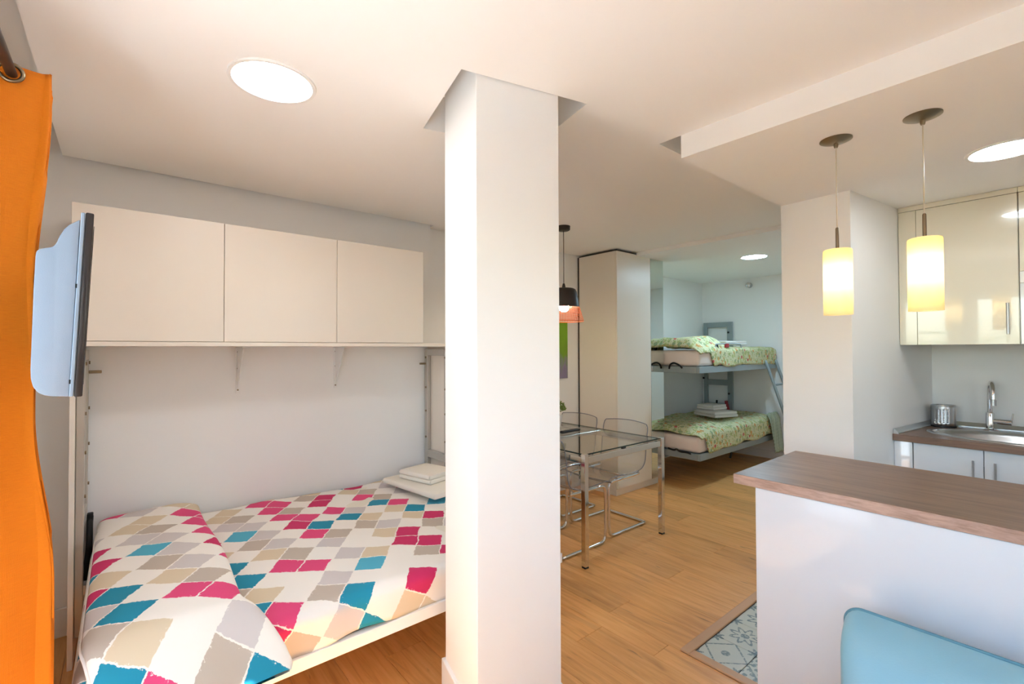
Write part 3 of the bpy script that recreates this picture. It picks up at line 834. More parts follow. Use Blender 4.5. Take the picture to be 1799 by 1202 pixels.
# ------------------------------------------------------------------ wardrobe
WX0, WX1, WY, WYB, WH = 3.675, 4.468, 2.828, YD - .004, 2.372
wd = thing('wardrobe', ((WX0 + WX1) / 2, 3.08, 0), 'tall cream corner wardrobe with a narrow mirror door', 'wardrobe')
def W_(o): o.matrix_parent_inverse = Matrix.Translation((-wd.location.x, -wd.location.y, 0)); return o
W_(MB().box((WX0, WY + .02, .07), (WX1, WYB, WH), .001, 1).done('carcass', 'ward', wd))
W_(MB().box((WX0 + .003, WY + .024, 0), (WX1 - .003, WYB, .069), .001, 1).done('plinth', 'ward', wd))
W_(MB().box((WX0, WY, .072), (4.232, WY + .019, WH - .002), .001, 1).done('door', 'ward', wd))
W_(MB().box((4.236, WY, .072), (WX1, WY + .019, WH - .002), .001, 1).done('mirror_door', 'mirror', wd))
W_(MB().box((4.2325, WY + .002, .072), (4.2355, WY + .019, WH - .002)).done('door_gap', 'dark_gap', wd))
W_(MB().box((WX0 + .01, WY + .005, WH), (WX1 - .01, WYB, WH + .012)).done('top_gap_shade', 'dark_gap', wd))  # dark strip coloured as the shaded gap below the ceiling
W_(MB().box((WX0 - .0, WYB - .012, .07), (WX0 - .007, WYB, WH)).done('back_gap_shade', 'dark_gap', wd))  # thin dark strip coloured as the shaded gap at the wall
m = MB(); m.box((4.240, WY - .012, 1.19), (4.249, WY, 1.24), .002, 1); W_(m.done('handle', 'steel', wd))

# ------------------------------------------------------------------ painting
pt = MB().box((-.42, -.022, -.284), (.115, 0, .284), .002, 1).done('picture', 'art'); pt.location = (3.375, YD - .001, 1.41)
tag(pt, 'green and violet painting on the wall behind the dining table', 'picture')

# ------------------------------------------------------------------ dining table
TZ = .733
tb = thing('dining_table', (2.76, 2.64, 0), 'glass-topped dining table with chrome legs', 'table')
lx, ly = .438, .585
MB().box((-lx + .006, -ly + .006, TZ - .010), (lx - .006, ly - .006, TZ), .001, 1).done('glass_top', 'table_glass', tb)
m = MB()
for s in (-1, 1):
    m.box((-lx + .02, s * (ly - .007) - .0015, TZ - .010), (lx - .02, s * (ly - .007) + .0015, TZ - .001))
    m.box((s * (lx - .007) - .0015, -ly + .02, TZ - .010), (s * (lx - .007) + .0015, ly - .02, TZ - .001))
m.done('glass_rim', 'glass_edge', tb)
for sx_ in (-1, 1):
    for sy_ in (-1, 1):
        lgo = MB().box((sx_ * lx - .018, sy_ * ly - .018, .012), (sx_ * lx + .018, sy_ * ly + .018, TZ + .003), .003, 2).done('leg', 'chrome', tb)
        MB().box((sx_ * lx - .017, sy_ * ly - .017, 0), (sx_ * lx + .017, sy_ * ly + .017, .012), .002, 1).done('foot', 'black', lgo)
for s in (-1, 1):
    MB().box((-lx + .018, s * ly - .012, TZ - .062), (lx - .018, s * ly + .012, TZ - .018), .002, 1).done('rail', 'chrome', tb)
    MB().box((s * lx - .012, -ly + .018, TZ - .062), (s * lx + .012, ly - .018, TZ - .018), .002, 1).done('rail', 'chrome', tb)
MB().box((-lx + .02, -.012, TZ - .035), (lx - .02, .012, TZ - .011), .002, 1).done('cross_bar', 'steel', tb)
MB().box((-.02, -ly + .013, TZ - .03), (.02, -ly + .03, TZ - .011), .002, 1).done('pad', 'black', tb)

# ------------------------------------------------------------------ clear cantilever chairs
def chair_profile():
    """seat shell in side view: x forward (towards the table), z up"""
    p = [(-.285, .815), (-.268, .74), (-.248, .64), (-.228, .56), (-.205, .50), (-.165, .458), (-.10, .440), (0, .436), (.12, .443), (.20, .448), (.235, .442), (.255, .425)]
    pts = [Vector((a, 0, b)) for a, b in p]
    for _ in range(2):
        q = [pts[0]]
        for a, b in zip(pts, pts[1:]): q += [a * .75 + b * .25, a * .25 + b * .75]
        q.append(pts[-1]); pts = q
    return pts
def make_chair():
    t = thing('clear_chair', (0, 0, 0), 'x', 'chair', 'clear chairs around the glass table')
    pr = chair_profile(); n = len(pr) - 1
    def shell(i, j):
        k = i * n; a = min(int(k), n - 1); f = k - a
        p = pr[a].lerp(pr[a + 1], f)
        w = .225 * (1 - .10 * ease((.10 - i) / .10) + .0)
        y = (j - .5) * 2 * w
        back = ease((.45 - i) / .3)
        cup = (abs(j - .5) * 2) ** 2
        return (p.x + .035 * cup * back, y, p.z + .012 * cup * (1 - back) - .012 * cup * ease((.05 - i) / .05)), (i, j)
    o = MB().grid(44, 14, shell).done('seat_shell', 'chair_plastic', t, True)
    sm = o.modifiers.new('thickness', 'SOLIDIFY'); sm.thickness = .005
    # polished rim of the shell
    rimp = []
    for j in [q / 14 for q in range(15)]: rimp.append(shell(0, j)[0])
    for i in [q / 30 for q in range(1, 31)]: rimp.append(shell(i, 1)[0])
    for j in [q / 14 for q in range(13, -1, -1)]: rimp.append(shell(1, j)[0])
    for i in [q / 30 for q in range(29, 0, -1)]: rimp.append(shell(i, 0)[0])
    MB().tube(rimp, .0032, 6, closed=True).done('shell_rim', 'chair_edge', o, True)
    r = .0115
    for s in (-1, 1):
        y = s * .195
        MB().tube([(-.22, y, r), (.10, y, r), (.215, y, r), (.222, y, .09), (.225, y, .25), (.225, y, .36), (.215, y, .415), (.14, y, .420), (-.02, y, .418), (-.15, y, .422)], r, 10, smooth=2).done('leg', 'chrome', t, True)
    MB().tube([(-.22, -.195, r), (-.235, -.19, r), (-.24, -.17, r), (-.24, 0, r), (-.24, .17, r), (-.235, .19, r), (-.22, .195, r)], r, 10, smooth=2).done('floor_bar', 'chrome', t, True)
    MB().tube([(-.02, -.195, .418), (-.02, .195, .418)], .009, 10).done('cross_bar', 'chrome', t, True)
    m = MB()
    for s in (-1, 1):
        for xx in (-.14, .13): m.cyl((xx, s * .195, .424), (xx, s * .195, .447), .012, seg=12)
    tag(m.done('fixings', 'steel', t), kind='stuff')
    return t
ch = make_chair()
spots = [(3.045, 2.455, pi, 'clear chair on the wardrobe side of the glass table, away from the picture wall'),
         (3.05, 2.985, pi, 'clear chair on the wardrobe side of the glass table, nearer the picture wall'),
         (2.515, 2.42, 0, 'clear chair on the column side of the glass table, away from the picture wall'),
         (2.51, 2.97, 0, 'clear chair on the column side of the glass table, nearer the picture wall')]
for k, (x_, y_, rz, lb) in enumerate(spots):
    o = ch if k == 0 else copy_tree(ch)
    o.location = (x_, y_, 0); o.rotation_euler = (0, 0, rz); o['label'] = lb

# plant and remote control on the table
pl = thing('potted_plant', (2.95, 2.95, TZ + .0005), 'small bushy green plant in a white pot on the glass table', 'plant')
MB().lathe([(.0001, 0), (.044, 0), (.05, .01), (.062, .10), (.064, .108), (.058, .108), (.052, .09), (.0001, .09)], seg=32).done('pot', 'pot', pl, 40)
MB().lathe([(.0001, .0905), (.053, .0905), (.052, .095), (.0001, .098)], seg=20).done('soil', 'soil', pl)
m = MB(); rs = random.Random(3)
for k in range(420):
    th = rs.uniform(0, 2 * pi); ph = rs.uniform(-.3, pi / 2); rr = rs.uniform(.35, 1) ** .5 * .088
    c = Vector((rr * cos(th) * cos(ph), rr * sin(th) * cos(ph), .155 + rr * sin(ph) * .85))
    d = (c - Vector((0, 0, .11))).normalized(); d = (d + Vector((rs.uniform(-.6, .6), rs.uniform(-.6, .6), rs.uniform(-.4, .6)))).normalized()
    side = d.cross(Vector((rs.uniform(-1, 1), rs.uniform(-1, 1), rs.uniform(-1, 1)))).normalized(); nrm = d.cross(side)
    L, Wd = rs.uniform(.016, .026), rs.uniform(.006, .009)
    vs = [m.bm.verts.new(c + p) for p in (Vector(), d * L * .5 + side * Wd + nrm * .002, d * L, d * L * .5 - side * Wd + nrm * .002)]
    m.bm.faces.new(vs)
tag(m.done('foliage', 'leaf', pl), kind='stuff')
m = MB()
for k in range(7):
    a = k * 2 * pi / 7
    m.tube([(.012 * cos(a), .012 * sin(a), .092), (.03 * cos(a), .03 * sin(a), .14), (.05 * cos(a), .05 * sin(a), .19)], .002, 5)
tag(m.done('stems', 'leaf', pl), kind='stuff')
rc = thing('remote_control', (2.86, 2.69, TZ + .0005), 'black remote control lying on the glass table', 'remote control', rz=radians(2))
MB().box((-.11, -.022, 0), (.11, .022, .018), .006, 3).done('body', 'black', rc, 40)
m = MB()
for a in range(7):
    for b in range(3): m.cyl((-.085 + a * .022, -.011 + b * .011, .017), (-.085 + a * .022, -.011 + b * .011, .0195), .0035, seg=8)
tag(m.done('buttons', 'tv_dark', rc), kind='stuff')

# ------------------------------------------------------------------ pendant over the dining table
dp = thing('dining_pendant', (2.697, 2.595, H), 'dark pendant lamp with a copper wire skirt above the dining table', 'pendant lamp')
MB().lathe([(.0001, -.034), (.044, -.034), (.052, -.028), (.054, 0), (.0001, 0)], seg=32).done('canopy', 'bronze', dp, 40)
MB().tube([(0, 0, -.034), (0, 0, -.47)], .003, 8).done('cord', 'bronze', dp)
MB().lathe([(.008, -.455), (.012, -.47), (.016, -.495), (.075, -.495), (.092, -.503), (.103, -.525), (.113, -.57), (.123, -.645), (.120, -.645), (.110, -.57), (.100, -.528), (.09, -.508), (.012, -.50)], seg=40).done('shade', 'bronze', dp, 40)
m = MB(); nw = 44
for k in range(nw):
    a = 2 * pi * k / nw
    m.tube([(.122 * cos(a), .122 * sin(a), -.642), (.156 * cos(a), .156 * sin(a), -.755)], .0011, 4)
for q in range(10):
    r_ = .122 + .034 * q / 9; z_ = -.642 - .113 * q / 9
    m.tube([(r_ * cos(2 * pi * k / 40), r_ * sin(2 * pi * k / 40), z_) for k in range(40)], .0011 if q < 9 else .003, 4, closed=True)
m.done('wire_skirt', 'copper', dp)
MB().lathe([(.0001, -.50), (.018, -.50), (.02, -.58), (.0001, -.58)], seg=16).done('lamp_holder', 'black', dp)
MB().lathe([(.012, -.575), (.016, -.59), (.034, -.615), (.04, -.64), (.034, -.665), (.016, -.68), (.0001, -.682)], seg=24).done('bulb', 'bulb_amber', dp, True)

# ------------------------------------------------------------------ kitchen pendants
def kpend(c, lb):
    t = thing('glass_pendant', c, lb, 'pendant lamp', 'glass pendants above the bar')
    MB().lathe([(.0001, -.018), (.014, -.018), (.030, -.014), (.052, -.006), (.058, -.003), (.058, 0), (.0001, 0)], seg=40).done('canopy', 'nickel', t, 50)
    MB().lathe([(.0001, -.034), (.006, -.034), (.008, -.028), (.008, -.017), (.0001, -.017)], seg=16).done('cord_grip', 'nickel', t, 40)
    MB().tube([(0, 0, -.033), (.001, 0, -.15), (-.001, 0, -.25), (0, 0, -.375)], .0022, 6, smooth=2).done('cord', 'cord_clear', t)
    MB().lathe([(.0001, -.462), (.0062, -.462), (.0062, -.372), (.004, -.368), (.0001, -.368)], seg=16).done('stem', 'nickel', t, 40)
    r = .0515
    MB().lathe([(.006, -.4605), (r - .006, -.4605), (r - .0015, -.463), (r, -.468), (r, -.732), (r - .003, -.732), (r - .003, -.468), (.006, -.4635)], seg=48).done('shade', 'opal', t, 30)
    MB().lathe([(.0001, -.463), (.017, -.463), (.018, -.53), (.0001, -.53)], seg=20).done('lamp_holder', 'base', t, 40)
    MB().lathe([(.010, -.528), (.014, -.545), (.024, -.57), (.026, -.59), (.022, -.61), (.0001, -.62)], seg=20).done('bulb', 'bulb', t, True)
kpend((2.290, .630, 2.29), 'cream glass cylinder pendant lamp hanging nearer the free end of the bar')
kpend((2.305, .356, 2.29), 'cream glass cylinder pendant lamp hanging in front of the glossy kitchen cupboards')

# ------------------------------------------------------------------ bar counter
bar = thing('bar_counter', (2.3, -.3, 0), 'glossy white bar cabinet standing between living area and kitchen', 'bar')
def BR(o): o.matrix_parent_inverse = Matrix.Translation((-bar.location.x, -bar.location.y, 0)); return o
BR(MB().box((1.968, -1.6, 0), (1.987, .835, .859), .0012, 1).done('front_panel', 'gloss_bar', bar))
BR(MB().box((1.9875, -1.6, .08), (2.52, .816, .859)).done('carcass', 'gloss_bar', bar))
BR(MB().box((1.9875, .8165, 0), (2.54, .835, .859), .0012, 1).done('end_panel', 'gloss_bar', bar))
bt = MB().box((1.962, -1.6, .8605), (2.632, .919, .9), .0015, 1).done('bar_worktop', 'walnut'); tag(centre(bt), 'dark walnut bar top with square edges on the white bar', 'worktop')
MB().box((-.3355, -1.26, .001), (-.3348, 1.2598, .0385)).done('edge_band', 'walnut_edge', bt)

# ------------------------------------------------------------------ turquoise bench in front of the bar
bn = thing('bench', (1.55, -.1, 0), 'turquoise leatherette bench with a low padded back against the white bar', 'bench')
def rounded(lo, hi, r, rc, seg=5):
    """padded back: outline rounded in the yz plane by rc, all edges softened by r"""
    y0, y1, z0, z1 = lo[1], hi[1], lo[2], hi[2]; poly = []
    for cy_, cz_, a0 in ((y1 - rc, z1 - rc, 0), (y0 + rc, z1 - rc, pi / 2)):
        for k in range(seg + 1): poly.append((cy_ + rc * cos(a0 + k * pi / 2 / seg), cz_ + rc * sin(a0 + k * pi / 2 / seg)))
    poly += [(y0, z0), (y1, z0)]
    return poly
def BN(o): o.matrix_parent_inverse = Matrix.Translation((-bn.location.x, -bn.location.y, 0)); return o
poly = rounded((0, -.95, .30), (0, .488, .596), 0, .05)
m = MB()
def pad(i, j):
    pass
# layered outline: back face full size, front face inset and bulged
lay = [(1.800, 0), (1.788, -.003), (1.765, -.010), (1.735, -.024), (1.705, -.046), (1.68, -.075), (1.662, -.110), (1.650, -.150), (1.645, -.19)]
cy_, cz_ = -.249, .46
rings = []
for xx, ins in lay:
    ring = []
    for (yy, zz) in poly:
        sy_ = 1 if yy > cy_ else -1; sz_ = 1 if zz > cz_ else 0
        ring.append(m.bm.verts.new((xx, yy + sy_ * ins * .25, zz + sz_ * ins)))
    rings.append(ring)
for a, b in zip(rings, rings[1:]):
    for k in range(len(poly)): m.bm.faces.new((a[k], a[(k + 1) % len(poly)], b[(k + 1) % len(poly)], b[k]))
m.bm.faces.new(rings[0]); m.bm.faces.new(rings[-1])
bk = BN(m.done('backrest', 'blue', bn, 50))
def pipe(xx, ins):
    pts = []
    for (yy, zz) in poly[:-2]:
        sy_ = 1 if yy > cy_ else -1
        pts.append((xx, yy + sy_ * ins * .25, zz + ins))
    pts = [(xx, poly[-1][0] + ins * .25, .37)] + pts + [(xx, poly[-2][0] - ins * .25, .37)]
    o = MB().tube(pts, .005, 8, smooth=1).done('piping', 'blue_pipe', bk, True); o.matrix_parent_inverse = bk.matrix_parent_inverse.copy(); o.matrix_parent_inverse = Matrix(); return o
pipe(1.797, .0)
BN(MB().box((1.14, -.95, .27), (1.64, .488, .405), .03, 4).done('seat', 'blue', bn, 40))
BN(MB().box((1.16, -.93, .20), (1.79, .44, .268), .004, 1).done('seat_frame', 'black', bn))
BN(MB().box((1.66, -.93, .269), (1.79, .44, .299), .004, 1).done('back_support', 'black', bn))
for xx in (1.19, 1.73):
    for yy in (-.90, .37): BN(MB().cyl((xx + .02, yy + .02, .2), (xx + .02, yy + .02, 0), .022, .015, 16).done('leg', 'black', bn, 40))

# ------------------------------------------------------------------ kitchen run
def sideY(x): return .785 - .125 * (x - 3.08)
KX = 3.615
for k, (ya, yb, lb) in enumerate(((.63, .33, 'glossy white sink base cupboard next to the partition wall'), (.33, -.12, 'glossy white sink base cupboard with its handle next to the first one'), (-.12, -.72, 'glossy white base cupboard beyond the sink'))):
    t = thing('base_cupboard', ((KX + 4.27) / 2, (ya + yb) / 2, 0), lb, 'cupboard', 'kitchen base cupboards')
    hx = (4.27 - KX) / 2; hy = (ya - yb) / 2
    w0 = MB()
    top = .70
    w0.box((-hx + .02, -hy + .001, .1), (hx, hy - .001, top)); w0.done('carcass', 'gloss_white', t)
    MB().box((-hx + .06, -hy, 0), (-hx + .08, hy, .099)).done('plinth', 'gloss_white', t)
    d_ = MB().box((-hx, -hy + .0015, .102), (-hx + .019, hy - .0015 - (.003 if k == 0 else 0), .857), .0015, 1).done('door', 'gloss_white', t)
    if k == 0: MB().box((-hx, hy, .102), (-hx + .019, hy + .085, .857), .001, 1).done('filler_strip', 'gloss_white', t)
    yh = (-hy + .04) if k == 0 else (hy - .045)
    m = MB(); m.cyl((-hx - .028, yh, .62), (-hx - .028, yh, .80), .005, seg=12)
    for z in (.64, .78): m.cyl((-hx - .028, yh, z), (-hx - .0005, yh, z), .004, seg=10)
    m.done('handle', 'steel', d_, 40)

# worktop with an oval cut-out for the sink
SX, SY, SA, SB = 3.90, .16, .225, .42
b = bmesh.new(); ed = []
outer = [(KX - .02, sideY(KX - .02) - .002), (4.278, sideY(4.278) - .002), (4.278, -.75), (KX - .02, -.75)]
hole = [(SX + SA * cos(2 * pi * k / 48), SY + SB * sin(2 * pi * k / 48)) for k in range(48)]
for loop in (outer, hole):
    vs = [b.verts.new((p[0], p[1], .9)) for p in loop]
    for i in range(len(vs)): ed.append(b.edges.new((vs[i], vs[(i + 1) % len(vs)])))
bmesh.ops.triangle_fill(b, edges=ed, use_beauty=True)
r = bmesh.ops.extrude_face_region(b, geom=b.faces[:])
for v in r['geom']:
    if isinstance(v, bmesh.types.BMVert): v.co.z = .861
m = MB(); m.merge(b)
wt = m.done('kitchen_worktop', 'walnut'); tag(centre(wt), 'walnut kitchen worktop around the oval steel sink', 'worktop')
# aluminium upstand along the partition and back wall
m = MB()
a = Vector((KX - .01, sideY(KX - .01) - .003, .9005)); c = Vector((4.275, sideY(4.275) - .003, .9005))
def strip(p, q, inw):
    for (h0, w0), (h1, w1) in (((0, .026), (.006, .026)), ((.006, .026), (.03, .004)), ((.03, .004), (.03, 0))):
        vs = [m.bm.verts.new(pp + inw * w + Vector((0, 0, h))) for pp, h, w in ((p, h0, w0), (q, h0, w0), (q, h1, w1), (p, h1, w1))]
        m.bm.faces.new(vs)
    for pp in (p, q):
        m.bm.faces.new([m.bm.verts.new(pp + inw * w + Vector((0, 0, h))) for h, w in ((0, 0), (0, .026), (.006, .026), (.03, .004), (.03, 0))])
    m.bm.faces.new([m.bm.verts.new(pp + Vector((0, 0, h))) for pp, h in ((p, 0), (q, 0), (q, .03), (p, .03))])
strip(a, c, Vector((-.125, -1, 0)).normalized())
strip(Vector((4.277, sideY(4.277) - .03, .9005)), Vector((4.277, -.74, .9005)), Vector((-1, 0, 0)))
us = m.done('worktop_upstand', 'alu'); tag(centre(us), 'aluminium upstand strip along the back of the kitchen worktop', 'trim strip')

# sink
sk = thing('sink', (SX, SY, .9005), 'oval stainless steel sink let into the walnut worktop', 'sink')
def oval(sa, sb, z): return [(sa * cos(2 * pi * k / 56), sb * sin(2 * pi * k / 56), z) for k in range(56)]
m = MB(); rings = []
for sa, sb, z in ((SA + .03, SB + .03, 0), (SA + .028, SB + .028, .004), (SA - .006, SB - .006, .005), (SA - .016, SB - .016, -.004), (SA - .03, SB - .03, -.02), (SA - .05, SB - .05, -.14), (SA - .08, SB - .08, -.16), (.03, .03, -.165)):
    rings.append([m.bm.verts.new(p) for p in oval(sa, sb, z)])
for p, q in zip(rings, rings[1:]):
    for k in range(56): m.bm.faces.new((p[k], p[(k + 1) % 56], q[(k + 1) % 56], q[k]))
m.done('basin', 'steel', sk, True)
MB().lathe([(.0001, -.164), (.03, -.164), (.042, -.162), (.045, -.16), (.04, -.158), (.0001, -.160)], seg=24).done('drain', 'chrome', sk, 40)

tp = thing('tap', (4.20, .352, .9005), 'chrome kitchen tap with an arched spout behind the sink', 'tap')
MB().lathe([(.0001, 0), (.027, 0), (.027, .006), (.021, .012), (.021, .105), (.018, .112), (.0001, .112)], seg=24).done('body', 'chrome', tp, 40)
MB().tube([(0, 0, .11), (0, 0, .20), (-.003, -.001, .25), (-.02, -.005, .29), (-.055, -.012, .305), (-.095, -.02, .29), (-.115, -.024, .25), (-.12, -.025, .20)], .0125, 14, smooth=2).done('spout', 'chrome', tp, True)
MB().cyl((-.12, -.025, .20), (-.12, -.025, .165), .014, seg=18).done('nozzle', 'steel', tp, 40)
m = MB(); m.cyl((0, -.015, .058), (-.01, -.095, .058), .017, seg=20); m.cyl((-.01, -.092, .055), (-.012, -.10, .115), .005, .004, 12)
m.done('lever', 'chrome', tp, 40)

# utensil holder with real perforations
uh = thing('utensil_holder', (4.165, .565, .9005), 'perforated steel utensil holder on the worktop beside the tap', 'utensil holder')
R_, HH, NS = .062, .135, 60
m = MB(); zl = [0, .026]
for q in range(8): zl += [.026 + .011 * q + .0045, .026 + .011 * (q + 1)]
zl += [HH - .012, HH]
vr = [[m.bm.verts.new((R_ * cos(2 * pi * k / NS), R_ * sin(2 * pi * k / NS), z)) for k in range(NS)] for z in zl]
for i in range(len(zl) - 1):
    for k in range(NS):
        holerow = 1 <= i <= 16 and i % 2 == 1
        if holerow and k % 3 == 1 and (k // 12) % 2 == 0: continue
        m.bm.faces.new((vr[i][k], vr[i][(k + 1) % NS], vr[i + 1][(k + 1) % NS], vr[i + 1][k]))
m.bm.faces.new(vr[0][::-1])
o = m.done('cylinder', 'steel', uh, True); sm = o.modifiers.new('thickness', 'SOLIDIFY'); sm.thickness = .0012
o.location = (0, 0, .006)
MB().tube([(R_ * cos(2 * pi * k / 40), R_ * sin(2 * pi * k / 40), HH + .006) for k in range(40)], .002, 6, closed=True).done('rim', 'chrome', uh, True)
MB().lathe([(.0001, 0), (R_ + .003, 0), (R_ + .003, .008), (.0001, .008)], seg=40).done('base', 'black', uh, 40)

# wall cupboards
UX = 3.725
t = thing('hanging_cupboard', (4.0, .44, 1.437), 'glossy cream wall cupboard above the utensil holder and sink', 'cupboard', 'kitchen wall cupboards')
hx0, hx1 = UX - 4.0, 4.278 - 4.0
ya, yb = sideY(4.278) - .003 - .44, .192 - .44
MB().box((hx0 + .02, yb, 0), (hx1, ya, .822)).done('carcass', 'gloss_cream', t)
MB().box((hx0, ya - .015, 0), (hx0 + .019, ya + .068, .822), .001, 1).done('filler_strip', 'gloss_cream', t)
d_ = MB().box((hx0, yb + .0015, .0), (hx0 + .019, ya - .0165, .822), .0015, 1).done('door', 'gloss_cream', t)
m = MB(); yh = .235 - .44
m.cyl((hx0 - .03, yh, .055), (hx0 - .03, yh, .225), .006, seg=14)
for z in (.07, .21): m.cyl((hx0 - .03, yh, z), (hx0 - .0005, yh, z), .0045, seg=10)
m.done('handle', 'steel', d_, 40)
MB().box((hx0 - .004, yb, .8235), (hx0 + .03, ya + .068, .852), .001, 1).done('cornice', 'gloss_cream', t)
t = thing('hanging_cupboard', (4.0, -.11, 1.437), 'glossy cream wall cupboard with stacked doors at the far side of the sink', 'cupboard', 'kitchen wall cupboards')
ya, yb = .190 + .11, -.41 + .11
MB().box((hx0 + .02, yb, 0), (hx1, ya, .822)).done('carcass', 'gloss_cream', t)
MB().box((hx0, yb, .395), (hx0 + .019, ya - .0015, .822), .0015, 1).done('door', 'gloss_cream', t)
MB().box((hx0, yb, .0), (hx0 + .019, ya - .0015, .33), .0015, 1).done('door', 'gloss_white', t)
MB().box((hx0, yb, .332), (hx0 + .019, ya - .0015, .393), .001, 1).done('open_shelf_edge', 'base', t)
MB().box((hx0 - .004, yb, .8235), (hx1, ya, .852), .001, 1).done('cornice', 'gloss_cream', t)

# ------------------------------------------------------------------ bunk beds in the alcove
QX0, QX1, QY0, QY1 = 4.50, 6.40, 2.442, 3.33
fr = thing('bunk_mount', (6.43, 3.2, .1), 'blue-grey steel ladder-shaped mount on the alcove wall behind both bunks', 'bed mount')
def FR(o): o.matrix_parent_inverse = Matrix.Translation((-6.43, -3.2, -.1)); return o
for ya, yb in ((3.355, 3.41), (3.0, 3.07)):
    FR(MB().box((6.405, ya, .12), (6.434, yb, 1.785), .002, 1).done('post', 'bunk_metal', fr))
for za, zb in ((1.715, 1.785), (1.45, 1.52), (.91, .985), (.575, .66)):
    FR(MB().box((6.407, 3.07, za), (6.432, 3.355, zb), .002, 1).done('cross_bar', 'bunk_metal', fr))
m = MB()
for y, z in ((3.05, 1.64), (3.41, 1.58), (3.05, .80), (3.41, 1.0)): m.cyl((6.396, y, z), (6.405, y, z), .014, seg=10)
tag(FR(m.done('bolts', 'black', fr)), kind='stuff')

def bunk(zr, upper):
    nm = 'upper' if upper else 'lower'
    t = thing('bunk_bed_frame', ((QX0 + QX1) / 2, (QY0 + QY1) / 2, zr),
              ('grey steel frame of the upper bunk with a guard hoop' if upper else 'grey steel frame of the lower bunk above the dark floor'), 'bed frame', 'bunk bed frames')
    ox, oy = t.location.x, t.location.y
    def L(lo, hi, name, mat='bunk_metal', bv=.003):
        return MB().box((lo[0] - ox, lo[1] - oy, lo[2]), (hi[0] - ox, hi[1] - oy, hi[2]), bv, 1).done(name, mat, t)
    L((QX0, QY0, 0), (QX1, QY0 + .03, .068), 'side_rail'); L((QX0, QY1 - .03, 0), (QX1, QY1, .068), 'side_rail')
    L((QX0, QY0 + .03, 0), (QX0 + .03, QY1 - .03, .068), 'end_rail'); L((QX1 - .03, QY0 + .03, 0), (QX1, QY1 - .03, .068), 'end_rail')
    L((QX0 + .03, QY0 + .03, .03), (QX1 - .03, QY1 - .03, .045), 'bed_board', 'bunk_metal', .001)
    if upper:
        MB().tube([(4.86 - ox, QY0 + .012 - oy, .06), (4.86 - ox, QY0 + .012 - oy, .285), (4.88 - ox, QY0 + .012 - oy, .305), (5.43 - ox, QY0 + .012 - oy, .305), (5.455 - ox, QY0 + .012 - oy, .285), (5.455 - ox, QY0 + .012 - oy, .06)], .008, 10, smooth=1).done('guard_hoop', 'bunk_metal', t, True)
    mt = MB().box((QX0 + .012, QY0 + .014, zr + .069), (QX1 - .02, QY1 - .01, zr + .235), .04, 4).done('bunk_mattress', 'sheet', None, 40)
    tag(centre(mt), 'pinkish white sheeted mattress on the %s bunk' % nm, 'mattress', 'bunk mattresses')
    zt = zr + (.27 if upper else .285)
    x0, x1 = (QX0 + .01, QX1 - .02)
    def dv_(i, j):
        u = i * (x1 - x0); 
        top = (.22 if u > (.34 if not upper else .26) else .03)
        hem = .03 + .17 * ease((u - (.06 if not upper else .20)) / .10) + .01 * sin(u * 11)
        v = -hem + j * (QY1 - QY0 - .02 + hem)
        r = .05
        oy_, dy_ = fold(v - r * .7, r)
        y = QY0 + .018 + r * .7 - oy_
        z = zt - dy_
        z += .022 * noise.noise(Vector((u * 3.5, v * 3.5, 9 if upper else 2))) + .006 * noise.noise(Vector((u * 13, v * 12, 4)))
        if upper: z += .11 * ease((.86 - u) / .30) * ease((u + .06) / .16) * ease((v + .02) / .18)
        else: z += .035 * ease((u + .02) / .2) * ease((.75 - u) / .3) * ease((v + .02) / .2)
        ux, dx_ = fold(u - .03, .04)
        z -= .03 * ease((.10 - u) / .10)
        if v < .0: y += -.010 - .008 * noise.noise(Vector((u * 9, 1.3, v * 4)))
        return (x0 + u, y, z), (u, v)
    o = MB().grid(90, 50, dv_).done('bunk_duvet', 'floral', None, True)
    sm = o.modifiers.new('thickness', 'SOLIDIFY'); sm.thickness = .01; sm.offset = -1
    tag(o, ('green and orange floral duvet heaped on the upper bunk' if upper else 'green floral duvet spread over the lower bunk'), 'duvet', 'floral bunk duvets')
    c = Vector(((x0 + x1) / 2, (QY0 + QY1) / 2, zr + .07)); o.data.transform(Matrix.Translation(-c)); o.location = c
    return zt
zl_ = bunk(.277, False); zu_ = bunk(1.166, True)
towel('folded_towel', (5.66, 2.86, zl_ + .028), .34, .36, .07, radians(-20), 'folded white towel lying flat on the lower bunk', 2, 'white_cloth')
towel('folded_towel', (5.72, 2.94, zl_ + .101), .26, .24, .06, radians(-8), 'smaller folded white towel on top of the lower bunk towel', 2, 'white_cloth')
towel('folded_towel', (5.55, 2.66, zu_ + .022), .42, .26, .05, radians(-6), 'folded white towel on the upper bunk behind the guard hoop', 2, 'white_cloth')
# safety straps
def strap(name, pts, r, mat, lb):
    o = MB().tube(pts, r, 8, smooth=2).done(name, mat, None, True); tag(centre(o), lb, 'strap')
strap('strap', [(4.494, 2.78, 1.205), (4.49, 2.77, 1.25), (4.488, 2.73, 1.272), (4.488, 2.69, 1.262), (4.49, 2.65, 1.24), (4.494, 2.63, 1.215)], .009, 'strap', 'black strap loop at the near end of the upper bunk')
strap('strap', [(4.492, 2.80, .36), (4.486, 2.72, .35), (4.484, 2.70, .37), (4.486, 2.66, .345), (4.488, 2.58, .35), (4.492, 2.54, .34)], .009, 'strap', 'knotted black strap at the near end of the lower bunk')
strap('strap', [(4.90, 2.452, 1.235), (4.895, 2.446, 1.32), (4.90, 2.447, 1.40), (4.90, 2.46, 1.46)], .012, 'strap', 'short black strap tied to the guard hoop post')
strap('strap', [(6.40, 3.22, .70), (6.39, 3.22, .62), (6.385, 3.22, .58)], .012, 'strap', 'short black strap on the bunk mount behind the lower duvet')
